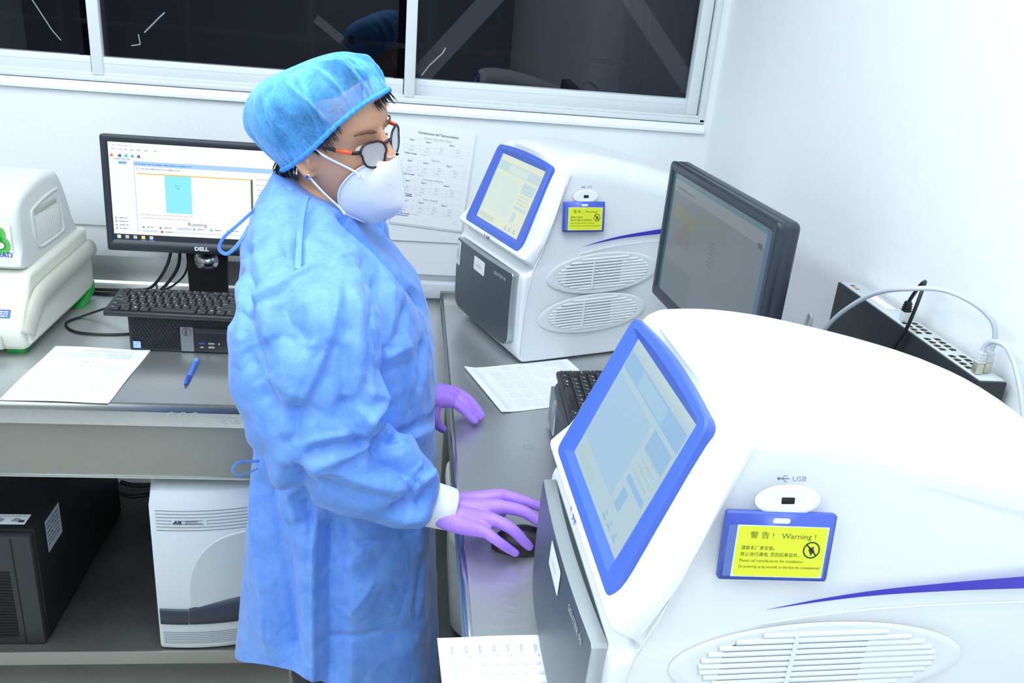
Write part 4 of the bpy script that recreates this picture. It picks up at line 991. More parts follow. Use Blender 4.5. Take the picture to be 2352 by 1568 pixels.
# mouse under the right hand
t = thing('computer_mouse', 'black mouse under the gloved right hand on the right bench', 'mouse', (.215, 1.198, T))
bm = nb(); bmesh.ops.create_uvsphere(bm, u_segments=24, v_segments=16, radius=1)
for v in bm.verts: v.co = Vector((v.co.x*.056, v.co.y*.0305, max(v.co.z, -.12)*(.034 if v.co.x < 0 else .034-.010*v.co.x)+.0045))
obj('shell', bm, M_black, t); obj('wheel', tube(nb(), [(.034, -.003, .0295), (.034, .003, .0295)], .006, 12), M_black2, t)
obj('button_seam', bx((.012, -.0008, .030), (.05, .0008, .0375)), M_dead, t)
bm = nb(); tube(bm, catmull([(.056, 0, .008), (.10, .01, .004), (.16, .06, .004), (.2, .12, .004)], 6), .002, 6); obj('cord', bm, M_cable, t)
# ---------------------------------------------------------------- sheet on the back wall
ws = thing('wall_notice', 'printed sheet of thermocycler conditions pinned to the wall behind the woman', 'notice', (.073, YB-.002, 1.10))
WR = Matrix.Translation((.0665, YB-.0006, 1.243)) @ Matrix.Rotation(math.radians(4.6), 4, 'Y') @ frame_m((0, 0, 0), (1, 0, 0), (0, 0, 1))
bm = nb()
for i in range(1): box(bm, (-.108, -.145, 0), (.108, .145, .0022), .0008)
bm.transform(WR); obj('plastic_sleeve', bm, mat('clear_sleeve', (226, 236, 242), .25, spec=.6), ws, world=True)
bm = nb(); box(bm, (-.104, -.1385, .0022), (.104, .1395, .0027)); bm.transform(WR); obj('sheet', bm, M_paper, ws, world=True)
p = Print(); K = (104, 112, 132); Gy = (196, 205, 216)
p.text('Condiciones del Termociclador', .003, .1235, .0095, (84, 92, 108), align='CENTER', bold=.0002, sx=.95)
for b, (ttl, y) in enumerate((('Dengue, Zika, Chik y Fiebre', .111), ('Influenza', .052), ('Sarampion y Rubeola', -.005), ('Fiebre Amarilla', -.063))):
    p.text(ttl, .003, y, .0068, (120, 130, 150), align='CENTER')
    x0, x1, xa, xb, xc = -.09, .092, -.045, .0, .046; y0, y1, y2 = y-.003, y-.022, y-.040
    for (a, c) in (((x0, y0), (x1, y0)), ((x0, y1), (x1, y1)), ((x0, y1-.009), (x1, y1-.009)), ((x0, y2), (x1, y2)), ((x0, y0), (x0, y2)), ((x1, y0), (x1, y2)), ((xa, y0), (xa, y2)), ((xb, y0), (xb, y2)), ((xc, y1), (xc, y2))): p.line([a, c], .0004, Gy)
    p.text('Etapa 1', -.075, y-.009, .0052, K, bold=.00018); p.text('Etapa 2', -.030, y-.010, .0052, K, bold=.00018); p.text('Etapa 3', .036, y-.010, .0052, K, bold=.00018)
    for x, a, c in ((-.072, '50°C', '30 min'), (-.028, '95°C', '2 min'), (.012, '95°C', '0:15 s'), (.058, '60°C', '1 min')):
        p.text(a, x, y-.028, .0052, (140, 150, 166)); p.text(c, x-.003, y-.037, .0052, (140, 150, 166))
    p.text('Paso 1', .012, y-.020, .0046, (160, 168, 182)); p.text('Paso 2', .056, y-.020, .0046, (160, 168, 182))
    p.text('*Cambio de etapa', -.088, y-.047, .0050, (70, 84, 150), bold=.00018); p.text('45 ciclos', -.042, y-.047, .0050, (150, 160, 176))
p.rect(-.070, -.0575, -.05, -.0545, (100, 112, 170)); p.rect(-.088, -.116, -.056, -.1135, (120, 130, 180)); p.ring(.082, -.118, .005, .004, .0007, (160, 168, 180), a0=40, a1=320)
p.build('print', M_print, ws, WR @ Matrix.Translation((0, 0, .003)), world=True)
# ---------------------------------------------------------------- network switch on the right wall
sx0, sx1, sy0, sy1, sz = .806, .849, 1.025, 1.467, 1.306
t = thing('network_switch', 'black network switch mounted edge-up on the right wall', 'network switch', (XR, 1.246, 1.13))
bm = nb(); box(bm, (sx0, sy0, sz-.18), (sx1, sy1, sz), .0015); obj('chassis', bm, mat('switch_black', (34, 38, 42), .45, var=.04), t, world=True)
M_sface = mat('switch_face', (190, 200, 206), .4, var=.02)
obj('port_face', bx((sx0+.003, sy0+.004, sz-.001), (sx1-.001, sy1-.003, sz+.0015), .0005), M_sface, t, world=True)
for y in (sy0+.012, sy1-.012): obj('wall_bracket', bx((sx1-.002, y-.012, sz-.14), (XR, y+.012, sz-.05), .001), M_chrome, t, world=True)
rows = [sx0+.0115, sx0+.0285]
yy = [1.248-.0138*k for k in range(4)]+[1.180-.0138*k for k in range(4)]+[1.112-.0138*k for k in range(4)]
for y in yy:
    for xr in rows:
        pt = obj('port', bx((xr-.0062, y-.0058, sz+.0008), (xr+.0062, y+.0058, sz+.0022), .0003), mat('port_beige', (206, 204, 192), .45), t, world=True)
        o = obj('socket', bx((xr-.0048, y-.0046, sz+.0020), (xr+.0036, y+.0046, sz+.0025)), M_dead, pt, world=True)
        o2 = obj('latch_notch', bx((xr+.0036, y-.0022, sz+.0020), (xr+.0056, y+.0022, sz+.0025)), M_dead, pt, world=True)
p = Print(); p.poly([(-.045+.019, 1.392), (-.045+.037, 1.392), (-.045+.037, 1.318), (-.045+.019, 1.318)], (236, 240, 242)); p.text('24', .0, 1.33, .006, (190, 150, 160), .0002, rot=PI/2)
for i, c in enumerate(((70, 74, 82), (206, 150, 110), (196, 190, 120), (130, 136, 144))): p.rect(-.030, 1.44-.007*i, -.022, 1.445-.007*i, c, .0002)
p.build('face_print', M_print, t, Matrix.Translation((sx1-.001, 0, sz+.0018)), world=True)
M_gcab = mat('grey_patch_cable', (192, 198, 206), .45, var=.03); M_gboot = mat('grey_boot', (206, 210, 212), .5)
def patch(name, label, x, y, pts, m, boot, r, metal=True):
    t = thing(name, label, 'cable', (x, y, sz))
    pl = obj('plug', bx((x-.0056, y-.0056, sz+.0025), (x+.0056, y+.0056, sz+.018), .0006), mat('plug_metal', (206, 200, 178), .3, metal=.7) if metal else mat('plug_clear', (206, 212, 214), .2), t, world=True)
    bm = nb(); box(bm, (x-.006, y-.006, sz+.018), (x+.006, y+.006, sz+.036), .0015)
    for v in bm.verts:
        if v.co.z > sz+.028: v.co.x = x+(v.co.x-x)*.72; v.co.y = y+(v.co.y-y)*.72
    b = obj('boot', bm, boot, t, world=True)
    for k in range(4): obj('boot_rib', bx((x-.0064+.0004*k, y-.0064+.0004*k, sz+.020+.004*k), (x+.0064-.0004*k, y+.0064-.0004*k, sz+.0212+.004*k)), boot, b, world=True)
    obj('cord', tube(nb(), catmull([(x, y, sz+.034)]+pts, 8), r, 8), m, t, world=True)
patch('patch_cable', 'grey network cable arching left from the wall switch', .8345, 1.058, [(.834, 1.057, 1.36), (.825, 1.062, 1.385), (.80, 1.08, 1.405), (.77, 1.11, 1.412), (.74, 1.145, 1.40), (.73, 1.20, 1.375), (.73, 1.26, 1.335), (.735, 1.33, 1.275), (.745, 1.38, 1.21), (.76, 1.42, 1.10)], M_gcab, M_gboot, .0038)
patch('patch_cable', 'grey network cable bending down to the right from the wall switch', .8175, 1.052, [(.818, 1.050, 1.352), (.82, 1.040, 1.362), (.825, 1.018, 1.362), (.83, .995, 1.340), (.832, .965, 1.30), (.834, .94, 1.24), (.834, .92, 1.1)], M_gcab, M_gboot, .0038)
patch('patch_cable', 'thin black network cable looping over the wall switch', .823, 1.262, [(.824, 1.258, 1.352), (.826, 1.248, 1.374), (.822, 1.232, 1.386), (.81, 1.215, 1.380), (.80, 1.205, 1.35), (.797, 1.21, 1.31), (.795, 1.225, 1.275), (.795, 1.24, 1.2)], M_cable, M_black, .0030, False)
o = obj('wall_cable', tube(nb(), catmull([(.80, 1.545, 1.12), (.80, 1.542, 1.18), (.80, 1.537, 1.212), (.80, 1.53, 1.215), (.80, 1.523, 1.205), (.80, 1.52, 1.14), (.80, 1.52, 1.0)], 6), .0035, 8), M_gcab); base_at(o, (.80, 1.54, T)); tag(o, 'short grey cable loop peeking over the nearer analyser beside the monitor', 'cable')
# ---------------------------------------------------------------- the woman in the blue gown
PER = thing('person', 'woman in blue gown, bouffant cap, white mask and purple gloves using the mouse', 'person', (-.11, 1.42, 0))
HC = Vector((-.120, 1.427, 1.512)); HS = .906
HR = Matrix.Rotation(-math.radians(29.05), 4, 'Z') @ Matrix.Rotation(math.radians(6.4), 4, 'Y') @ Matrix.Rotation(math.radians(13.7), 4, 'X')
HM = Matrix.Translation(HC) @ HR @ Matrix.Scale(HS, 4)        # head space: x forward, y her left, z up
def hw(p): return HM @ Vector(p)
def sring(cx, cy, z, a, b, n=40, e=2.3, rot=0.0, tilt=(0, 0)):
    out = []
    for k in range(n):
        t = 2*PI*k/n; c, s = math.cos(t), math.sin(t)
        x = a*math.copysign(abs(c)**(2/e), c); y = b*math.copysign(abs(s)**(2/e), s)
        x, y = x*math.cos(rot)-y*math.sin(rot), x*math.sin(rot)+y*math.cos(rot)
        out.append((cx+x, cy+y, z+x*tilt[0]+y*tilt[1]))
    return out
def oval(C, d, up, ra, rb, n=28):
    """ring round C, perpendicular to d"""
    d = Vector(d).normalized(); u = Vector(up); s = d.cross(u).normalized(); u = s.cross(d).normalized()
    return [Vector(C)+s*ra*math.cos(2*PI*k/n)+u*rb*math.sin(2*PI*k/n) for k in range(n)]
def limb(bm, pts, radii, up=(0, 0, 1), n=24, sub=5):
    """closed limb through joints with (ra, rb) radii"""
    P = catmull(pts, sub); R = catmull([Vector((a, b, 0)) for a, b in radii], sub); rg = []
    for i, (p, r) in enumerate(zip(P, R)):
        d = P[min(i+1, len(P)-1)]-P[max(i-1, 0)]; rg.append(oval(p, d, up, r.x, r.y, n))
    loft(bm, rg); bmesh.ops.recalc_face_normals(bm, faces=bm.faces)
def ball(bm, c, r, mtx=None, u=16, v=10):
    g = bmesh.ops.create_uvsphere(bm, u_segments=u, v_segments=v, radius=1)
    rr = Vector(r) if not isinstance(r, (int, float)) else Vector((r, r, r))
    for q in g['verts']:
        p = Vector((q.co.x*rr.x, q.co.y*rr.y, q.co.z*rr.z))+Vector(c); q.co = mtx @ p if mtx is not None else p
# ---- body: head, neck, trunk and limbs as one surface
SHR = Vector((-.150, 1.285, 1.345)); SHL = Vector((-.125, 1.575, 1.335))
ELR = Vector((-.120, 1.185, 1.075)); ELL = Vector((-.055, 1.66, 1.09))
WRR = Vector((.072, 1.220, .962)); WRL = Vector((.052, 1.607, .972))
bm = nb(); rg = []
for z, f, b, w in [(-.122, .082, .045, .015), (-.116, .090, .015, .030), (-.10, .094, -.02, .041), (-.08, .0935, -.05, .051), (-.055, .093, -.070, .0595), (-.03, .094, -.084, .0665), (-.005, .093, -.094, .0705), (.02, .0905, -.099, .073), (.045, .094, -.102, .075), (.06, .0965, -.102, .0755), (.078, .094, -.100, .0745), (.098, .082, -.092, .0685), (.114, .058, -.073, .054), (.125, .028, -.045, .034), (.129, 0, -.02, .012)]:
    rg.append([hw(((f+b)/2+(x), y, z)) for x, y, _ in sring(0, 0, 0, (f-b)/2, w, 36, 2.25)])
loft(bm, rg)
limb(bm, [hw((.088, 0, .052)), hw((.104, 0, .022)), hw((.1135, 0, -.004)), hw((.102, 0, -.018))], [(.007, .008), (.0085, .011), (.0125, .012), (.009, .007)], up=HR @ Vector((1, 0, 0)), n=14)
for s in (-1, 1):
    ball(bm, (.096, s*.0115, -.009), (.012, .008, .0085), HM)
    limb(bm, [hw((-.004, s*.069, .010)), hw((-.017, s*.0735, .006)), hw((-.024, s*.0805, -.006)), hw((-.016, s*.080, -.022)), hw((-.004, s*.077, -.035)), hw((.004, s*.074, -.030))], [(.0045, .007), (.0065, .007), (.006, .0065), (.0065, .006), (.008, .0065), (.005, .005)], n=10, sub=3)
    limb(bm, [hw((.004, s*.070, .012)), hw((-.006, s*.0745, .003)), hw((-.004, s*.076, -.010)), hw((.003, s*.073, -.024))], [(.006, .005), (.012, .004), (.011, .004), (.008, .004)], n=10, sub=3)
limb(bm, [hw((-.012, 0, -.03)), hw((-.022, 0, -.10)), (-.155, 1.43, 1.375), (-.150, 1.43, 1.31)], [(.052, .058), (.052, .054), (.058, .058), (.09, .085)])
limb(bm, [(-.14, 1.43, 1.36), (-.13, 1.43, 1.28), (-.11, 1.43, 1.10), (-.10, 1.43, .95), (-.11, 1.43, .80)], [(.09, .055), (.13, .09), (.13, .10), (.13, .11), (.14, .11)], up=(1, 0, 0))
for sh, el, wr in ((SHR, ELR, WRR), (SHL, ELL, WRL)): limb(bm, [sh, sh.lerp(el, .5), el, el.lerp(wr, .5), wr], [(.042, .042), (.040, .040), (.036, .036), (.033, .033), (.026, .024)])
for y in (1.34, 1.51): limb(bm, [(-.11, y, .86), (-.11, y, .62), (-.105, y, .46), (-.115, y, .28), (-.125, y, .07), (-.11, y, .045)], [(.085, .09), (.075, .08), (.055, .06), (.055, .06), (.036, .040), (.035, .04)], up=(1, 0, 0))
body = remesh(bm, .0036, 3)
v, e = mesh_arrays(body)
Mi = np.array(HM.inverted()); q = v @ Mi[:3, :3].T+Mi[:3, 3]
for s in (-1, 1):      # eye sockets
    d2 = ((q[:, 1]-s*.032)/.019)**2+((q[:, 2]-.021)/.0135)**2; m = q[:, 0] > .05
    q[:, 0] -= np.where(m, .008*np.exp(-d2), 0)
    d2 = ((q[:, 1]-s*.040)/.022)**2+((q[:, 2]+.004)/.018)**2; q[:, 0] += np.where(m, .0035*np.exp(-d2), 0)
Mw = np.array(HM); set_verts(body, q @ Mw[:3, :3].T+Mw[:3, 3]); smooth_mesh(body)
M_skin = mat('skin', (208, 158, 126), .48, var=.06, scale=90, bump=.0004, bscale=500, sss=.12)
obj('body', body, M_skin, PER, world=True)
M_hair = mat('dark_hair', (30, 24, 22), .45, var=.35, scale=120, bump=.002, bscale=160)
# hair under the cap and at the temples
bm = nb(); bmesh.ops.create_uvsphere(bm, u_segments=36, v_segments=24, radius=1)
for q_ in bm.verts:
    p = q_.co; back = max(0, -p.x)
    x, y, z = p.x*.105-.014-.048*back, math.copysign(abs(p.y)**.72, p.y)*.0805, p.z*(.089-.018*back)+.046-.028*back
    s = -.652*(x-.095)+.758*(z-.112)                # height above the plane of the cap's brim
    k = float(np.interp(s, (-.026, -.012), (.78, 1.0))); q_.co = hw((x*(k if x > 0 else 1), y*k, z))
obj('hair', bm, M_hair, PER, world=True)
rs = random.Random(4)
for s in (-1,):
    bm = nb()
    for k in range(70):      # short wisps in front of the ear and at the hairline
        a = rs.uniform(0, 1); p0 = Vector((.058-.055*a, s*(.0715+.006*a), .075-.055*a)); d = Vector((.012+.006*rs.random(), s*.002, -.022+.012*rs.random()))*rs.uniform(.4, 1.1)
        tube(bm, [hw(p0), hw(p0+d*.5+Vector((0, s*.0015, 0))), hw(p0+d)], [.0011, .0009, .0003], 4)
    for k in range(60):
        p0 = Vector((-.055-.03*rs.random(), s*rs.uniform(.02, .066), -.040)); d = Vector((-.008+.010*rs.random(), s*.004, -.024))*rs.uniform(.6, 1.5)
        tube(bm, [hw(p0), hw(p0+d*.5+Vector((-.004, 0, 0))), hw(p0+d)], [.0016, .0011, .0003], 4)
    for k in range(26):
        p0 = Vector((.086+.004*rs.random(), rs.uniform(-.01, .045), .098)); d = Vector((.010, .010*rs.random(), -.016))*rs.uniform(.5, 1.2)
        tube(bm, [hw(p0), hw(p0+d*.5), hw(p0+d)], [.0012, .0009, .0003], 4)
    obj('hair_wisps', bm, M_hair, PER, world=True, kind='stuff')
for s in (-1, 1):
    pts = [hw((.0965, s*.014, .049)), hw((.0955, s*.026, .0535)), hw((.0895, s*.040, .0555)), hw((.077, s*.053, .051))]
    bm = nb(); tube(bm, catmull(pts, 5), [.0012]*3+[.0026]*6+[.0022]*4+[.0012]*3, 8, flat=(.6, 1.0)); obj('eyebrow', bm, mat('brow', (112, 66, 52), .7), PER, world=True)
    bm = nb(); ball(bm, (.0725, s*.031, .017), .0118, HM, 20, 14); ey = obj('eye', bm, mat('eye_white', (226, 222, 218), .25), PER, world=True)
    bm = nb(); ball(bm, (.0818, s*.0315-.002, .0165), (.0032, .0056, .0056), HM); obj('iris', bm, mat('iris', (44, 30, 24), .2), ey, world=True)
    bm = nb(); tube(bm, catmull([hw((.082, s*.020, .0175)), hw((.0855, s*.028, .0245)), hw((.084, s*.038, .0235)), hw((.076, s*.046, .017))], 5), .0021, 6); obj('eyelid', bm, M_skin, PER, world=True)
# ---- ear stud
er = obj('ear_stud', lathe(nb(), [(.0055, 0), (.0062, .001), (.0062, .0026), (.005, .003)], 4, HM @ Matrix.Translation((.001, -.083, -.032)) @ Matrix.Rotation(PI/2, 4, 'X') @ Matrix.Rotation(.9, 4, 'Z')), mat('silver_stud', (232, 234, 238), .2, metal=.8), PER, world=True)
bm = nb(); ball(bm, (.001, -.0862, -.032), (.0036, .0022, .0036), HM, 8, 6); obj('stone', bm, mat('violet_stone', (74, 50, 170), .1, coat=.5), er, world=True)
# ---- bouffant cap
def cap():
    brim = [(.095, 0, .112), (.085, -.040, .104), (.056, -.071, .072), (.008, -.083, .018), (-.045, -.077, -.030), (-.084, -.048, -.056), (-.100, 0, -.064), (-.084, .048, -.056), (-.045, .077, -.030), (.008, .083, .018), (.056, .071, .072), (.085, .040, .104)]
    B = catmull(brim, 30, True); n = len(B); rr = np.random.RandomState(21)
    cen = Vector((-.040, 0, .048)); ax = Vector((-.50, 0, .866))
    # folds run from a few gather points on the elastic out into the crown
    G = [(s, rr.uniform(.8, 1.6), rr.uniform(-1.2, 1.2), rr.uniform(.05, .12)) for s in np.concatenate([rr.uniform(0, 2*PI, 26), rr.normal(PI*.19, .16, 12)])]
    rows = 40; rings = []
    S = np.linspace(0, 2*PI, n, endpoint=False)
    for j in range(rows+1):
        t = j/rows; ang = t*PI/2; rg = []
        fold = np.zeros(n)
        for s0, a, drift, wd in G:
            c = s0+drift*.55*t; w = wd*(.35+1.6*t); d = np.abs((S-c+PI) % (2*PI)-PI)
            fold += a*np.clip(1-d/w, 0, 1)*math.exp(-((t-.28)/.36)**2)
        fold = fold*.0052-.004
        for i in range(n):
            o = B[i]-cen; h = o.dot(ax); rad = o-ax*h; lat = rad.normalized(); s = S[i]
            puff = (.46 if lat.x < 0 else .03+.24*abs(lat.y))*(1-.25*abs(lat.y)*(lat.x < 0))
            grow = 1+puff*math.sin(min(1, t*1.7)*PI/2)+.03*math.sin(3*s+1.0)*t
            r = rad.length*grow*max(0, math.cos(ang))**.60
            topH = .084+(.016*max(0, -lat.x)-.004)*math.cos(ang)
            z = h+(topH-h)*math.sin(ang)**.95
            p = cen+ax*z+lat*r
            edge = math.exp(-t*22)*math.sin(i*.85)*.0022
            nrm = (lat*(math.cos(ang)+.2)+ax*math.sin(ang)).normalized()
            rg.append(hw(p+nrm*(fold[i]*min(1, t*6)+edge)))
        rings.append(rg)
    bm = nb(); loft(bm, rings, False, True)
    for f in bm.faces: f.smooth = True
    m = bpy.data.materials.new('cap_nonwoven'); m.use_nodes = True; nt = m.node_tree; N = nt.nodes; L = nt.links; p = N['Principled BSDF']
    tc = N.new('ShaderNodeTexCoord')
    nz = N.new('ShaderNodeTexNoise'); nz.inputs['Scale'].default_value = 230; nz.inputs['Detail'].default_value = 4; nz.inputs['Roughness'].default_value = .8; L.new(tc.outputs['Object'], nz.inputs['Vector'])
    n2 = N.new('ShaderNodeTexNoise'); n2.inputs['Scale'].default_value = 20; n2.inputs['Detail'].default_value = 4; n2.inputs['Roughness'].default_value = .6; L.new(tc.outputs['Object'], n2.inputs['Vector'])
    p.inputs['Base Color'].default_value = (*lin((86, 178, 252)), 1); p.inputs['Roughness'].default_value = .6; p.inputs['Sheen Weight'].default_value = .3
    ad = N.new('ShaderNodeMath'); ad.operation = 'MULTIPLY_ADD'; ad.inputs[1].default_value = .55; L.new(nz.outputs['Fac'], ad.inputs[0]); L.new(n2.outputs['Fac'], ad.inputs[2])
    mr = N.new('ShaderNodeMapRange'); mr.inputs['From Min'].default_value = .55; mr.inputs['From Max'].default_value = .98; mr.inputs['To Min'].default_value = .26; mr.inputs['To Max'].default_value = .84; L.new(ad.outputs[0], mr.inputs['Value'])
    lw = N.new('ShaderNodeLayerWeight'); lw.inputs[0].default_value = .22
    a3 = N.new('ShaderNodeMath'); a3.operation = 'ADD'; a3.use_clamp = True; L.new(mr.outputs[0], a3.inputs[0]); L.new(lw.outputs['Facing'], a3.inputs[1]); L.new(a3.outputs[0], p.inputs['Alpha'])
    c = obj('bouffant_cap', bm, m, PER, world=True, smooth=0)
    ebm = nb(); tube(ebm, [hw(cen+(b-cen)*(1.012+.007*math.sin(i*.9))) for i, b in enumerate(B)], .0042, 8, closed=True); obj('elastic_band', ebm, mat('cap_band', (74, 160, 248), .7, var=.2, scale=300), c, world=True)
cap()
# ---- mask with ear loops
def mask():
    M_mask = mat('mask_fabric', (232, 236, 246), .75, var=.012, scale=200, bump=.0002, bscale=900)
    seam = catmull([(.1265, 0, .008), (.134, 0, -.020), (.139, 0, -.05), (.143, 0, -.078), (.139, 0, -.092), (.122, 0, -.109), (.100, 0, -.127)], 6)
    edge = catmull([(.108, .022, .002), (.090, .043, -.003), (.071, .057, -.020), (.052, .062, -.048), (.046, .060, -.076), (.052, .052, -.102), (.078, .028, -.124)], 6)
    for s in (-1, 1):
        bm = nb(); rows = []
        for k in range(len(seam)):
            a, b = seam[k], edge[k]; b = Vector((b.x, s*b.y, b.z)); r = []
            for j in range(13):
                t = j/12; p = a.lerp(b, t); bulge = .016*math.sin(PI*min(1, t*1.05))*(.5+.5*math.sin(PI*k/(len(seam)-1)))
                n = Vector((.55, s*.83, -.1)); p = p+n*bulge
                if j == 12: p += Vector((-.001, -s*.001, 0))
                r.append(hw(p))
            rows.append(r)
        loft(bm, rows, closed=False)
        half = obj('mask_half', bm, M_mask, mk, world=True, smooth=40)
        obj('edge_weld', tube(nb(), [hw((p.x, s*p.y+s*.0006, p.z)) for p in edge], .0016, 6), M_mask, mk, world=True)
        for a, ctrl, m_ in (((.078, s*.0565, -.012), (.03, s*.076, .012), (-.006, s*.081, .032)), ((.050, s*.063, -.088), (.022, s*.073, -.060), (-.006, s*.080, -.030))):
            bm = nb(); tube(bm, catmull([hw((a[0]+.014, a[1]+s*.006, a[2]-.006)), hw(a), hw(ctrl), hw(m_)], 6), .0024, 8, flat=(.45, 1.0)); obj('ear_loop', bm, mat('ear_loop_white', (240, 242, 248), .6), mk, world=True)
        for k in range(9):
            t = k/8; p = Vector((.124+.016*t, s*(.0225-.018*t), -.032-.020*t)); nn = Vector((.55, s*.83, 0))*.0055
            bm = nb(); ball(bm, p+nn, (.0013, .0006, .0005), HM, 6, 4); obj('weld_dash', bm, mat('weld_mark', (178, 186, 206), .7), mk, world=True)
    obj('centre_seam', tube(nb(), [hw(p+Vector((.0008, 0, 0))) for p in seam], .0017, 6), M_mask, mk, world=True)
    pr = Print(); pr.text('SOMA', -.014, 0, .0085, (196, 202, 222), sx=1.3)
    o = pr.build('embossed_name', M_print, mk, HM @ frame_m((.0985, -.0595, -.0655), (.80, .58, -.16), (.08, .05, .99)) @ Matrix.Translation((0, 0, .0015)), world=True)
mk = obj('face_mask', tube(nb(), [hw((.124-abs(y)*.6, y, .0075)) for y in (-.012, 0, .012)], .0012, 6), mat('nose_clip', (226, 232, 244), .6), PER, world=True)
mask()
# ---- glasses
def glasses():
    g = obj('glasses', tube(nb(), catmull([hw((.108, -.0085, .030)), hw((.112, 0, .034)), hw((.108, .0085, .030))], 5), .0026, 8), mat('frame_dark', (46, 30, 44), .25, var=.25, scale=60), PER, world=True)
    M_fr = mat('frame_dark', (46, 30, 44)); M_or = mat('temple_orange', (222, 92, 40), .3, var=.06); M_tb = mat('temple_black', (24, 22, 24), .3)
    M_lens = mat('fogged_lens', (214, 220, 226), .25, alpha=.46, var=.05, scale=30)
    for s in (-1, 1):
        C_ = Vector((.1035, s*.0345, .0175)); wx = Vector((-.30*1, s*.95, .03)).normalized(); wz = Vector((-.12, 0, 1)).normalized()
        L_ = []
        for k in range(48):
            a = 2*PI*k/48; c, sn = math.cos(a), math.sin(a); x = .0265*math.copysign(abs(c)**.78, c); y = .0225*math.copysign(abs(sn)**.82, sn)
            if y > 0: x *= 1.05
            else: x *= .92
            y += .003*max(0, x/.026)
            L_.append(hw(C_+wx*x+wz*y))
        obj('rim', tube(nb(), L_, .0019, 8, closed=True), M_fr, g, world=True)
        bm = nb(); vs = [bm.verts.new(p) for p in L_]; f = bm.faces.new(vs); r = bmesh.ops.extrude_face_region(bm, geom=[f]); nn = (HR @ Vector((-1, 0, 0)))*.0012
        for q_ in r['geom']:
            if isinstance(q_, bmesh.types.BMVert): q_.co += nn
        obj('lens', bm, M_lens, g, world=True)
        h0 = C_+wx*.0275+wz*.010
        A = [h0, Vector((.084, s*.0705, .0285)), Vector((.056, s*.0765, .0285)), Vector((-.002, s*.0805, .030)), Vector((-.03, s*.081, .018))]
        obj('temple', tube(nb(), [hw(p) for p in A[:2]]+[hw(A[1].lerp(A[2], .0))], .0026, 8, flat=(.6, 1.2)), M_tb, g, world=True)
        obj('temple', tube(nb(), [hw(A[1]), hw(A[1].lerp(A[2], .5)), hw(A[2])], .0026, 8, flat=(.6, 1.25)), M_or, g, world=True)
        obj('temple', tube(nb(), [hw(p) for p in A[2:]], .0026, 8, flat=(.6, 1.25)), M_tb, g, world=True)
glasses()
# ---- gown: trunk, sleeves, then folds
def gown_base():
    bm = nb()
    S = [(.27, -.110, .212, 1.413, .232), (.395, -.108, .205, 1.415, .225), (.50, -.106, .197, 1.417, .217), (.62, -.105, .187, 1.42, .208), (.78, -.103, .175, 1.423, .200), (.90, -.097, .166, 1.427, .193), (.965, -.095, .161, 1.43, .188), (1.05, -.100, .163, 1.43, .194), (1.14, -.105, .164, 1.43, .200), (1.22, -.113, .156, 1.43, .202), (1.28, -.124, .142, 1.43, .198), (1.33, -.136, .124, 1.432, .182), (1.365, -.146, .104, 1.434, .150), (1.395, -.150, .085, 1.435, .108), (1.42, -.152, .072, 1.436, .080), (1.43, -.152, .066, 1.436, .070)]
    Z = np.array([s[0] for s in S]); rg = []
    zz = np.concatenate([np.linspace(.27, 1.28, 52)[:-1], np.linspace(1.28, 1.43, 16)])
    for z in zz:
        cx, a, cy, b = (np.interp(z, Z, [s[k] for s in S]) for k in (1, 2, 3, 4))
        tl = np.interp(z, (1.28, 1.36, 1.43), (0, -.20, -.42))
        rg.append(sring(cx, cy, z, a, b, 64, 2.35, math.radians(-6), (tl, 0)))
    loft(bm, rg)
    limb(bm, [SHR+Vector((.02, .06, .005)), SHR+Vector((.006, -.012, -.035)), (-.143, 1.205, 1.27), (-.138, 1.188, 1.18), (-.125, 1.185, 1.10), (-.10, 1.187, 1.062)], [(.085, .05), (.105, .070), (.112, .076), (.108, .076), (.090, .074), (.06, .055)], up=(0, 1, 0), n=32)
    limb(bm, [(-.150, 1.19, 1.10), (-.105, 1.187, 1.075), (-.05, 1.192, 1.045), (-.008, 1.201, 1.016), (.030, 1.210, .988), (.046, 1.214, .976)], [(.050, .052), (.072, .076), (.070, .078), (.062, .070), (.054, .060), (.038, .042)], up=(0, 0, 1), n=32)
    limb(bm, [SHL+Vector((.02, -.06, .0)), SHL, (-.09, 1.635, 1.22), (-.06, 1.665, 1.10), (-.01, 1.645, 1.03), (.035, 1.615, .985)], [(.08, .05), (.085, .07), (.085, .07), (.075, .07), (.062, .06), (.045, .045)], up=(0, 1, 0), n=28)
    bmesh.ops.recalc_face_normals(bm, faces=bm.faces)
    return remesh(bm, .0042, 9, .5)
gown = gown_base()
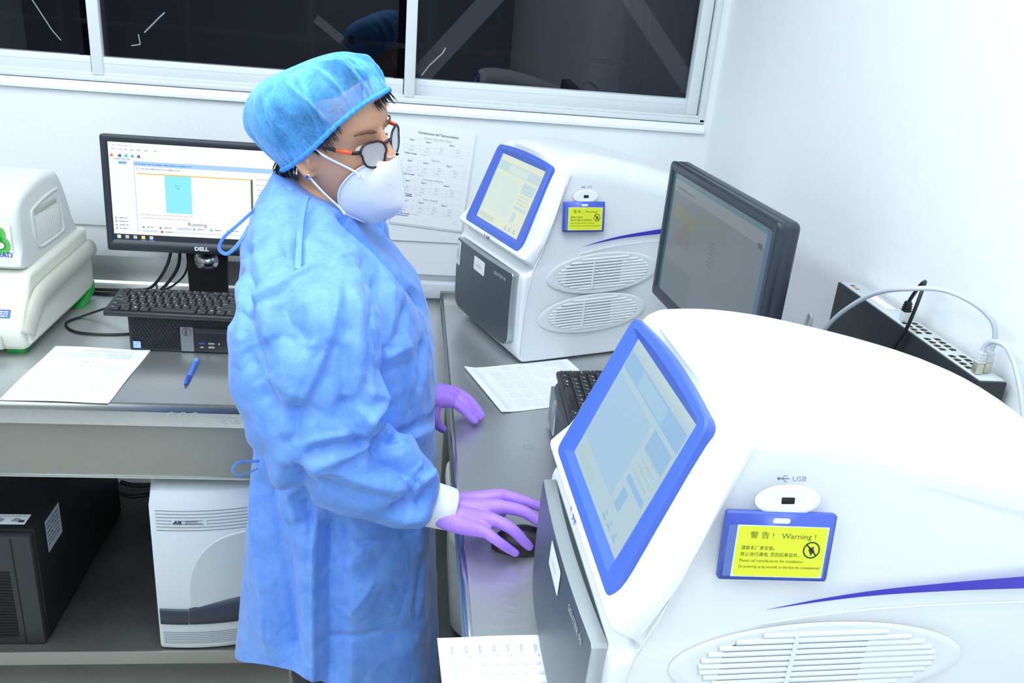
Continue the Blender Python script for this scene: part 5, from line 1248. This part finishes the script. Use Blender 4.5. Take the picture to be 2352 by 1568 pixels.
# ==FOLDS==
FOLDS = [
 ('R', 0.007, 0.014, [(-0.215, 1.176, 1.319), (-0.197, 1.181, 1.334), (-0.178, 1.188, 1.347), (-0.143, 1.209, 1.362), (-0.107, 1.247, 1.365), (-0.081, 1.3, 1.364)]),
 ('V', 0.006, 0.01, [(-0.222, 1.188, 1.323), (-0.191, 1.198, 1.348), (-0.165, 1.213, 1.361), (-0.122, 1.242, 1.369)]),
 ('V', 0.005, 0.007, [(-0.206, 1.166, 1.317), (-0.174, 1.176, 1.339), (-0.142, 1.196, 1.356), (-0.105, 1.234, 1.362)]),
 ('R', 0.01, 0.022, [(-0.075, 1.301, 1.359), (-0.07, 1.219, 1.345), (-0.066, 1.172, 1.315), (-0.06, 1.149, 1.271), (-0.057, 1.142, 1.216)]),
 ('V', 0.011, 0.014, [(-0.066, 1.307, 1.352), (-0.058, 1.202, 1.331), (-0.051, 1.161, 1.28), (-0.048, 1.15, 1.216)]),
 ('V', 0.007, 0.01, [(-0.093, 1.196, 1.349), (-0.083, 1.148, 1.298), (-0.082, 1.133, 1.257), (-0.082, 1.126, 1.209)]),
 ('R', 0.014, 0.034, [(-0.095, 1.198, 1.35), (-0.098, 1.157, 1.32), (-0.111, 1.125, 1.264), (-0.128, 1.116, 1.226), (-0.141, 1.114, 1.2)]),
 ('V', 0.009, 0.016, [(-0.133, 1.113, 1.193), (-0.107, 1.121, 1.241), (-0.095, 1.138, 1.288)]),
 ('V', 0.01, 0.018, [(-0.256, 1.32, 1.273), (-0.235, 1.185, 1.307), (-0.211, 1.158, 1.303)]),
 ('R', 0.006, 0.014, [(-0.257, 1.323, 1.28), (-0.234, 1.199, 1.318), (-0.209, 1.179, 1.326)]),
 ('V', 0.011, 0.016, [(-0.228, 1.229, 1.341), (-0.217, 1.18, 1.322), (-0.206, 1.146, 1.289), (-0.191, 1.127, 1.248), (-0.177, 1.119, 1.209), (-0.164, 1.114, 1.175)]),
 ('R', 0.008, 0.018, [(-0.212, 1.216, 1.346), (-0.197, 1.159, 1.315), (-0.187, 1.134, 1.279)]),
 ('R', 0.01, 0.02, [(-0.161, 1.113, 1.131), (-0.12, 1.111, 1.148), (-0.078, 1.123, 1.154), (-0.055, 1.139, 1.142)]),
 ('V', 0.011, 0.012, [(-0.142, 1.113, 1.196), (-0.144, 1.112, 1.176), (-0.146, 1.111, 1.149), (-0.161, 1.113, 1.129)]),
 ('V', 0.009, 0.01, [(-0.082, 1.126, 1.207), (-0.078, 1.125, 1.18), (-0.07, 1.127, 1.153), (-0.06, 1.136, 1.127)]),
 ('R', 0.014, 0.018, [(-0.058, 1.141, 1.216), (-0.034, 1.171, 1.186), (-0.047, 1.148, 1.175), (-0.062, 1.133, 1.166)]),
 ('V', 0.008, 0.012, [(-0.053, 1.141, 1.157), (-0.038, 1.165, 1.152), (-0.027, 1.249, 1.124)]),
 ('R', 0.012, 0.018, [(-0.062, 1.133, 1.166), (-0.038, 1.175, 1.132), (-0.018, 1.184, 1.116), (-0.016, 1.172, 1.111)]),
 ('V', 0.012, 0.014, [(-0.046, 1.153, 1.125), (-0.023, 1.16, 1.11), (-0.007, 1.178, 1.107)]),
 ('R', 0.011, 0.02, [(-0.135, 1.111, 1.107), (-0.091, 1.117, 1.118), (-0.044, 1.15, 1.117)]),
 ('V', 0.009, 0.012, [(-0.134, 1.11, 1.125), (-0.097, 1.115, 1.134), (-0.055, 1.14, 1.133)]),
 ('V', 0.009, 0.011, [(-0.044, 1.15, 1.117), (-0.025, 1.141, 1.092), (-0.006, 1.144, 1.075), (0.02, 1.155, 1.056)]),
 ('R', 0.008, 0.016, [(-0.036, 1.155, 1.116), (-0.004, 1.169, 1.1), (0.017, 1.173, 1.081), (0.031, 1.172, 1.062)]),
 ('R', 0.009, 0.016, [(-0.135, 1.111, 1.107), (-0.101, 1.117, 1.092), (-0.066, 1.119, 1.075), (-0.033, 1.126, 1.058), (0.015, 1.146, 1.038)]),
 ('V', 0.006, 0.012, [(-0.122, 1.115, 1.086), (-0.078, 1.116, 1.06), (-0.027, 1.127, 1.039), (0.009, 1.142, 1.026)]),
 ('R', 0.011, 0.014, [(0.02, 1.149, 1.039), (0.035, 1.163, 1.045), (0.052, 1.182, 1.044), (0.047, 1.186, 1.052)]),
 ('V', 0.011, 0.011, [(-0.01, 1.139, 1.002), (0.011, 1.143, 1.011), (0.024, 1.152, 1.039), (0.031, 1.162, 1.049)]),
 ('R', 0.009, 0.012, [(0.007, 1.147, 0.987), (0.034, 1.155, 0.987), (0.06, 1.355, 0.843)]),
 ('V', 0.008, 0.01, [(0.033, 1.152, 1.004), (0.043, 1.161, 1.027), (0.053, 1.174, 1.034)]),
 ('V', 0.016, 0.015, [(-0.116, 1.368, 1.409), (-0.093, 1.369, 1.388), (-0.067, 1.374, 1.36), (-0.04, 1.373, 1.334), (-0.013, 1.37, 1.306), (0.012, 1.38, 1.28), (0.037, 1.434, 1.235)]),
 ('R', 0.008, 0.022, [(-0.13, 1.358, 1.411), (-0.098, 1.348, 1.381), (-0.063, 1.342, 1.348), (-0.035, 1.329, 1.317), (0.002, 1.33, 1.274)]),
 ('V', 0.008, 0.012, [(-0.041, 1.312, 1.317), (-0.043, 1.209, 1.316), (-0.041, 1.181, 1.291), (-0.034, 1.18, 1.254), (-0.034, 1.172, 1.228), (-0.039, 1.161, 1.206)]),
 ('R', 0.006, 0.018, [(-0.027, 1.321, 1.306), (-0.023, 1.278, 1.263), (-0.021, 1.263, 1.225)]),
 ('R', 0.006, 0.012, [(-0.032, 1.252, 1.212), (-0.01, 1.272, 1.216), (0.013, 1.304, 1.215)]),
 ('V', 0.005, 0.012, [(-0.03, 1.256, 1.227), (-0.007, 1.289, 1.244), (-0.002, 1.324, 1.276)]),
 ('V', 0.006, 0.012, [(0.029, 1.306, 1.129), (0.034, 1.333, 1.173), (0.034, 1.353, 1.205)]),
 ('V', 0.01, 0.009, [(-0.017, 1.171, 1.112), (0.009, 1.278, 1.068), (0.031, 1.307, 1.067), (0.062, 1.406, 1.037)]),
 ('R', 0.006, 0.014, [(-0.007, 1.172, 1.104), (0.024, 1.296, 1.051), (0.061, 1.394, 1.019)]),
 ('R', 0.02, 0.02, [(-0.133, 1.241, 0.931), (-0.132, 1.231, 0.833), (-0.131, 1.221, 0.722), (-0.131, 1.21, 0.586)]),
 ('V', 0.02, 0.022, [(-0.113, 1.239, 0.932), (-0.11, 1.228, 0.835), (-0.108, 1.219, 0.723), (-0.107, 1.208, 0.587)]),
 ('V', 0.016, 0.016, [(-0.146, 1.112, 1.104), (-0.142, 1.125, 1.061), (-0.151, 1.247, 0.944), (-0.139, 1.239, 0.902)]),
 ('R', 0.01, 0.02, [(-0.163, 1.118, 1.095), (-0.175, 1.257, 0.962), (-0.162, 1.245, 0.91)]),
 ('V', 0.014, 0.022, [(-0.199, 1.134, 1.106), (-0.219, 1.287, 0.943), (-0.208, 1.265, 0.881), (-0.187, 1.24, 0.786), (-0.175, 1.228, 0.697), (-0.17, 1.222, 0.635)]),
 ('R', 0.01, 0.025, [(-0.24, 1.318, 0.949), (-0.234, 1.288, 0.865), (-0.22, 1.259, 0.772), (-0.218, 1.243, 0.636)]),
 ('V', 0.0035, 0.007, [(-0.131, 1.218, 0.682), (-0.075, 1.218, 0.694), (-0.015, 1.235, 0.688), (0.052, 1.298, 0.636)]),
 ('V', 0.0035, 0.007, [(-0.067, 1.233, 0.88), (-0.021, 1.247, 0.879), (0.026, 1.284, 0.861)]),
 ('R', 0.006, 0.03, [(-0.083, 1.22, 0.735), (-0.054, 1.226, 0.773), (-0.032, 1.236, 0.806)]),
 ('V', 0.008, 0.03, [(-0.125, 1.238, 0.916), (-0.107, 1.232, 0.877), (-0.087, 1.228, 0.833)]),
 ('R', 0.005, 0.018, [(-0.087, 1.227, 0.829), (-0.069, 1.231, 0.852), (-0.051, 1.235, 0.871)]),
 ('R', 0.005, 0.01, [(0.034, 1.296, 0.863), (0.041, 1.304, 0.813)]),
 ('V', 0.005, 0.01, [(0.041, 1.287, 0.693), (0.044, 1.3, 0.743), (0.048, 1.314, 0.781)]),
 ('V', 0.005, 0.008, [(-0.142, 1.362, 1.421), (-0.143, 1.351, 1.412), (-0.151, 1.325, 1.398), (-0.159, 1.285, 1.39), (-0.161, 1.251, 1.378), (-0.162, 1.225, 1.367)]),
 ('V', 0.007, 0.022, [(-0.22, 1.207, 1.336), (-0.207, 1.227, 1.355), (-0.197, 1.247, 1.37), (-0.174, 1.257, 1.38)]),
 ('V', 0.007, 0.012, [(-0.247, 1.33, 1.357), (-0.229, 1.23, 1.341), (-0.219, 1.172, 1.311)]),
 ('R', 0.005, 0.02, [(-0.229, 1.372, 1.416), (-0.23, 1.335, 1.391), (-0.229, 1.303, 1.365)]),
 ('R', 0.005, 0.016, [(-0.186, 1.352, 1.424), (-0.179, 1.319, 1.398), (-0.179, 1.27, 1.384)]),
 ('V', 0.006, 0.014, [(-0.174, 1.162, 1.328), (-0.154, 1.142, 1.31), (-0.123, 1.129, 1.284)]),
 ('R', 0.006, 0.016, [(-0.188, 1.124, 1.237), (-0.164, 1.116, 1.208), (-0.146, 1.114, 1.203)]),
 ('V', 0.005, 0.012, [(-0.22, 1.146, 1.266), (-0.201, 1.129, 1.235), (-0.189, 1.122, 1.191)]),
 ('R', 0.005, 0.014, [(-0.138, 1.164, 1.335), (-0.124, 1.137, 1.3), (-0.126, 1.127, 1.278)]),
 ('V', 0.006, 0.014, [(-0.183, 1.135, 1.285), (-0.165, 1.135, 1.293), (-0.146, 1.128, 1.283)]),
]

def drape(me):
    v, e = mesh_arrays(me); n = normals(me)
    n = lap_arr(n, e, 12, .6); n /= np.linalg.norm(n, axis=1)[:, None]+1e-9
    disp = np.zeros(len(v))
    for ty, amp, w, poly in FOLDS:
        d, t = seg_dist(v, poly); ends = np.clip(np.minimum(t, 1-t)*7+.35, 0, 1)
        k = np.clip(1-d/(w*(2.1 if ty == 'R' else 1.7)), 0, 1)
        prof = k if ty == 'R' else -k
        disp += (1.35*amp*prof+(1 if ty == 'R' else -1)*.28*amp*np.clip(1-d/.0075, 0, 1))*ends
    # stiff crumple of the nonwoven cloth: facets between random straight creases
    rn = np.random.RandomState(12); cr = np.zeros(len(v))
    for i in range(9):
        a = rn.normal(size=3); a /= np.linalg.norm(a); b = rn.normal(size=3); lam = rn.uniform(.055, .13)
        ph = (v@a)/lam+.35*np.sin((v@b)*14+rn.uniform(0, 6))+rn.uniform(0, 1)
        tri = np.abs((ph % 1)-.5)*2-.5
        b2 = rn.normal(size=3); env = np.clip(.5+.9*np.sin((v@b2)*16+rn.uniform(0, 6)), 0, 1)
        cr += tri*env*.0026
    soft = np.clip((v[:, 2]-.55)/.5, .35, 1)
    disp += cr*soft
    # long soft skirt folds
    ang = np.arctan2(v[:, 1]-1.42, v[:, 0]+.105); sk = np.clip((.98-v[:, 2])/.35, 0, 1)
    disp += sk*.006*np.sin(ang*7+.8*np.sin(v[:, 2]*6)+.6)
    v = v+n*disp[:, None]
    v = lap_arr(v, e, 1, .2)
    set_verts(me, v)
drape(gown)
def cut_hem(me):
    bm = bmesh.new(); bm.from_mesh(me)
    hem = lambda c: .598-.45*(c.y-1.24)-.85*max(0, c.x+.12)+.012*math.sin(c.x*22)
    bmesh.ops.delete(bm, geom=[f for f in bm.faces if f.calc_center_median().z < hem(f.calc_center_median())], context='FACES')
    for q in bm.verts:
        if q.is_boundary and q.co.z < .7: q.co.z = hem(q.co)
    bm.to_mesh(me); bm.free(); smooth_mesh(me)
cut_hem(gown)
def gown_mat():
    m = bpy.data.materials.new('gown_nonwoven'); m.use_nodes = True; nt = m.node_tree; N = nt.nodes; L = nt.links; p = N['Principled BSDF']
    tc = N.new('ShaderNodeTexCoord')
    n1 = N.new('ShaderNodeTexNoise'); n1.inputs['Scale'].default_value = 26; n1.inputs['Detail'].default_value = 7; n1.inputs['Roughness'].default_value = .7; L.new(tc.outputs['Object'], n1.inputs['Vector'])
    n2 = N.new('ShaderNodeTexNoise'); n2.inputs['Scale'].default_value = 420; n2.inputs['Detail'].default_value = 3; L.new(tc.outputs['Object'], n2.inputs['Vector'])
    ad = N.new('ShaderNodeMath'); ad.operation = 'MULTIPLY_ADD'; ad.inputs[1].default_value = .35; L.new(n2.outputs['Fac'], ad.inputs[0]); L.new(n1.outputs['Fac'], ad.inputs[2])
    cr = N.new('ShaderNodeValToRGB'); cr.color_ramp.elements[0].position = .45; cr.color_ramp.elements[1].position = .95
    cr.color_ramp.elements[0].color = (*lin((92, 142, 236)), 1); cr.color_ramp.elements[1].color = (*lin((122, 172, 246)), 1); L.new(ad.outputs[0], cr.inputs[0]); L.new(cr.outputs[0], p.inputs['Base Color'])
    p.inputs['Roughness'].default_value = .55; p.inputs['Sheen Weight'].default_value = .25; p.inputs['Sheen Roughness'].default_value = .4; p.inputs['Specular IOR Level'].default_value = .4
    hs_ = []
    for sc, am in ((5.5, 1.0), (12.0, .45)):           # stiff creases: ridges where a soft noise crosses its mean
        nn = N.new('ShaderNodeTexNoise'); nn.inputs['Scale'].default_value = sc; nn.inputs['Detail'].default_value = 1.5; nn.inputs['Distortion'].default_value = .6; L.new(tc.outputs['Object'], nn.inputs['Vector'])
        sb = N.new('ShaderNodeMath'); sb.operation = 'SUBTRACT'; sb.inputs[1].default_value = .5; L.new(nn.outputs['Fac'], sb.inputs[0])
        ab = N.new('ShaderNodeMath'); ab.operation = 'ABSOLUTE'; L.new(sb.outputs[0], ab.inputs[0])
        mu = N.new('ShaderNodeMath'); mu.operation = 'MULTIPLY'; mu.inputs[1].default_value = am; L.new(ab.outputs[0], mu.inputs[0]); hs_.append(mu)
    a2 = N.new('ShaderNodeMath'); a2.operation = 'ADD'; L.new(hs_[0].outputs[0], a2.inputs[0]); L.new(hs_[1].outputs[0], a2.inputs[1])
    a3 = N.new('ShaderNodeMath'); a3.operation = 'MULTIPLY_ADD'; a3.inputs[1].default_value = .04; L.new(ad.outputs[0], a3.inputs[0]); L.new(a2.outputs[0], a3.inputs[2])
    b = N.new('ShaderNodeBump'); b.inputs['Strength'].default_value = .45; b.inputs['Distance'].default_value = .045; L.new(a3.outputs[0], b.inputs['Height']); L.new(b.outputs['Normal'], p.inputs['Normal'])
    return m
M_gown = gown_mat()
go = obj('gown', gown, M_gown, PER, world=True)
def ribbon(name, pts, w, up, parent=go, n=8, th=.12):
    bm = nb(); tube(bm, catmull(pts, n), w, 8, flat=(th, 1.0) if up is None else (1.0, th), up=up); return obj(name, bm, M_gown, parent, world=True)
# neck tie: knot behind the neck, loop sticking out, ribbon lying on the shoulder
ribbon('tie_loop', [(-.205, 1.40, 1.432), (-.228, 1.372, 1.418), (-.262, 1.345, 1.388), (-.281, 1.335, 1.370), (-.288, 1.335, 1.352), (-.278, 1.34, 1.343), (-.262, 1.345, 1.357), (-.243, 1.362, 1.388), (-.215, 1.395, 1.425)], .0030, None)
bm = nb(); ball(bm, (-.205, 1.395, 1.435), (.012, .010, .009)); ball(bm, (-.188, 1.385, 1.437), (.011, .010, .008)); obj('tie_knot', bm, M_gown, go, world=True)
ribbon('tie_loop', [(-.232, 1.30, .995), (-.262, 1.285, 1.000), (-.272, 1.285, .985), (-.262, 1.29, .972), (-.235, 1.30, .980)], .0027, None)
ribbon('neck_tie', [(-0.1592, 1.3751, 1.4343), (-0.1612, 1.3458, 1.4197), (-0.1624, 1.3263, 1.4039), (-0.1592, 1.2827, 1.392), (-0.1562, 1.2469, 1.379), (-0.1533, 1.2116, 1.3656)], .0050, (0.038, -0.238, 0.971), th=.10)

# trousers and shoes
M_tr = mat('navy_trousers', (26, 32, 58), .7, var=.1); M_shoe = mat('white_clog', (214, 218, 220), .5)
for y in (1.34, 1.51):
    bm = nb(); limb(bm, [(-.11, y, .80), (-.108, y, .62), (-.105, y, .45), (-.118, y, .26), (-.125, y, .06)], [(.098, .10), (.090, .094), (.076, .080), (.072, .076), (.068, .072)], up=(1, 0, 0)); obj('trouser_leg', bm, M_tr, PER, world=True)
    bm = nb(); P_ = [(-.185, .030, .034), (-.17, .036, .05), (-.12, .040, .075), (-.06, .044, .062), (0, .046, .048), (.045, .038, .036), (.065, .02, .02)]
    loft(bm, [[(x, y+w*math.cos(t), max(0.001, h*.5+h*.5*math.sin(t))) for t in np.linspace(0, 2*PI, 17)[:-1]] for x, w, h in P_]); obj('shoe', bm, M_shoe, PER, world=True)
# ---- gloved hands and knitted cuffs
M_glove = mat('purple_nitrile', (176, 132, 246), .42, var=.02, scale=60, bump=.0005, bscale=120, spec=.4)
M_cuff = mat('knit_cuff', (232, 238, 242), .8, var=.03, bump=.0006, bscale=400)
def hand(fingers, palm, wrist_from, name_side):
    """fingers: (joints, radii); palm: metacarpal runs wrist -> knuckle"""
    bm = nb()
    for pts, rad in palm: limb(bm, pts, rad, n=14, sub=4)
    for J, rad in fingers:
        P = catmull(J, 4); R = [float(np.interp(i, np.linspace(0, len(P)-1, len(rad)), rad)) for i in range(len(P))]
        tube(bm, P, R, 12); ball(bm, P[-1], R[-1]*1.0, None, 12, 8)
    bmesh.ops.recalc_face_normals(bm, faces=bm.faces)
    me = remesh(bm, .0019, 5, .5); v, e = mesh_arrays(me); n = normals(me)
    # stretch wrinkles at the wrist and over the finger joints
    w0 = np.array(wrist_from); ax = np.array(palm[1][0][-1])-w0; ax = ax/np.linalg.norm(ax); s = (v-w0)@ax
    wr = np.where((s < .045), np.sin(s*900+6*np.sin(v[:, 1]*60)+v[:, 2]*120)*.0005*np.clip((.045-s)/.03, 0, 1)*np.clip(s/.012, 0, 1), 0)
    for J, rad in fingers:
        for j in J[2:-1]:
            d = np.linalg.norm(v-np.array(j), axis=1); wr += np.where(d < .014, -np.abs(np.sin((v-np.array(j))@ax*1300))*.0006*(1-d/.014), 0)
    set_verts(me, v+n*wr[:, None]); smooth_mesh(me)
    return obj('glove', me, M_glove, PER, world=True)
V = Vector
R_idx = [(.150, 1.247, .962), (.178, 1.250, .966), (.212, 1.244, .960), (.238, 1.246, .949), (.254, 1.249, .940)]
R_mid = [(.148, 1.213, .966), (.172, 1.208, .971), (.207, 1.202, .967), (.229, 1.199, .954), (.246, 1.2, .941)]
R_rin = [(.138, 1.186, .962), (.158, 1.176, .966), (.186, 1.165, .957), (.207, 1.166, .934), (.219, 1.172, .9185)]
R_pin = [(.125, 1.170, .954), (.140, 1.161, .956), (.163, 1.150, .944), (.184, 1.155, .925), (.195, 1.158, .9155)]
R_thu = [(.105, 1.250, .945), (.128, 1.272, .940), (.160, 1.272, .930), (.182, 1.262, .924)]
hand([(R_idx, [.011, .0112, .0100, .0090, .0076]), (R_mid, [.011, .0115, .0104, .0094, .0080]), (R_rin, [.011, .0112, .0100, .0090, .0076]), (R_pin, [.010, .0100, .0088, .0080, .0068]), (R_thu, [.015, .0135, .0115, .0092])],
     [([WRR+V((-.01, .010, .0)), V((.10, 1.243, .955)), V(R_idx[1])], [(.022, .020), (.019, .017), (.0125, .0125)]), ([WRR+V((-.01, 0, 0)), V((.105, 1.222, .957)), V(R_mid[1])], [(.024, .022), (.020, .0185), (.013, .013)]), ([WRR+V((-.01, -.006, -.001)), V((.103, 1.205, .954)), V(R_rin[1])], [(.023, .021), (.019, .018), (.0125, .0125)]), ([WRR+V((-.01, -.012, -.003)), V((.10, 1.190, .950)), V(R_pin[1])], [(.021, .020), (.018, .017), (.0115, .0115)])], WRR, 'right')
L_idx = [(.088, 1.632, .952), (.106, 1.636, .950), (.128, 1.630, .938), (.148, 1.624, .921), (.159, 1.620, .9140)]
L_mid = [(.092, 1.652, .956), (.113, 1.655, .955), (.140, 1.643, .942), (.158, 1.639, .924), (.169, 1.636, .9145)]
L_rin = [(.095, 1.674, .955), (.120, 1.681, .951), (.148, 1.670, .938), (.166, 1.655, .922), (.175, 1.643, .9140)]
L_pin = [(.092, 1.690, .950), (.116, 1.702, .944), (.142, 1.699, .932), (.160, 1.688, .920), (.172, 1.672, .9130)]
L_thu = [(.070, 1.618, .955), (.070, 1.612, .930), (.077, 1.616, .908), (.092, 1.624, .890)]
hand([(L_idx, [.011, .0110, .0098, .0088, .0074]), (L_mid, [.011, .0112, .0102, .0090, .0076]), (L_rin, [.011, .0108, .0096, .0086, .0074]), (L_pin, [.010, .0098, .0086, .0076, .0066]), (L_thu, [.016, .0135, .0115, .0090])],
     [([WRL+V((-.012, -.004, -.002)), V((.072, 1.622, .962)), V(L_idx[1])], [(.022, .020), (.021, .019), (.0138, .0138)]), ([WRL+V((-.012, .002, 0)), V((.075, 1.640, .964)), V(L_mid[1])], [(.023, .021), (.021, .020), (.0142, .0138)]), ([WRL+V((-.012, .010, 0)), V((.075, 1.655, .962)), V(L_rin[1])], [(.022, .020), (.020, .019), (.012, .012)]), ([WRL+V((-.012, .016, -.002)), V((.072, 1.668, .958)), V(L_pin[1])], [(.020, .019), (.019, .018), (.011, .011)])], WRL, 'left')
for wr, el in ((WRR, ELR), (WRL, ELL)):
    d = (wr-el).normalized(); up = V((0, 0, 1)); bm = nb()
    if wr is WRR: d = V((.95, .05, -.30)).normalized()
    o_ = 0 if wr is WRR else -.035
    rg = [oval(wr+d*(a+o_), d, up, r*1.05, r*1.1, 32) for a, r in ((-.045, .034), (-.02, .0345), (.004, .0335), (.018, .0325), (.020, .0310), (.018, .028))]
    loft(bm, rg, True, False); bmesh.ops.recalc_face_normals(bm, faces=bm.faces); obj('cuff', bm, M_cuff, PER, world=True)
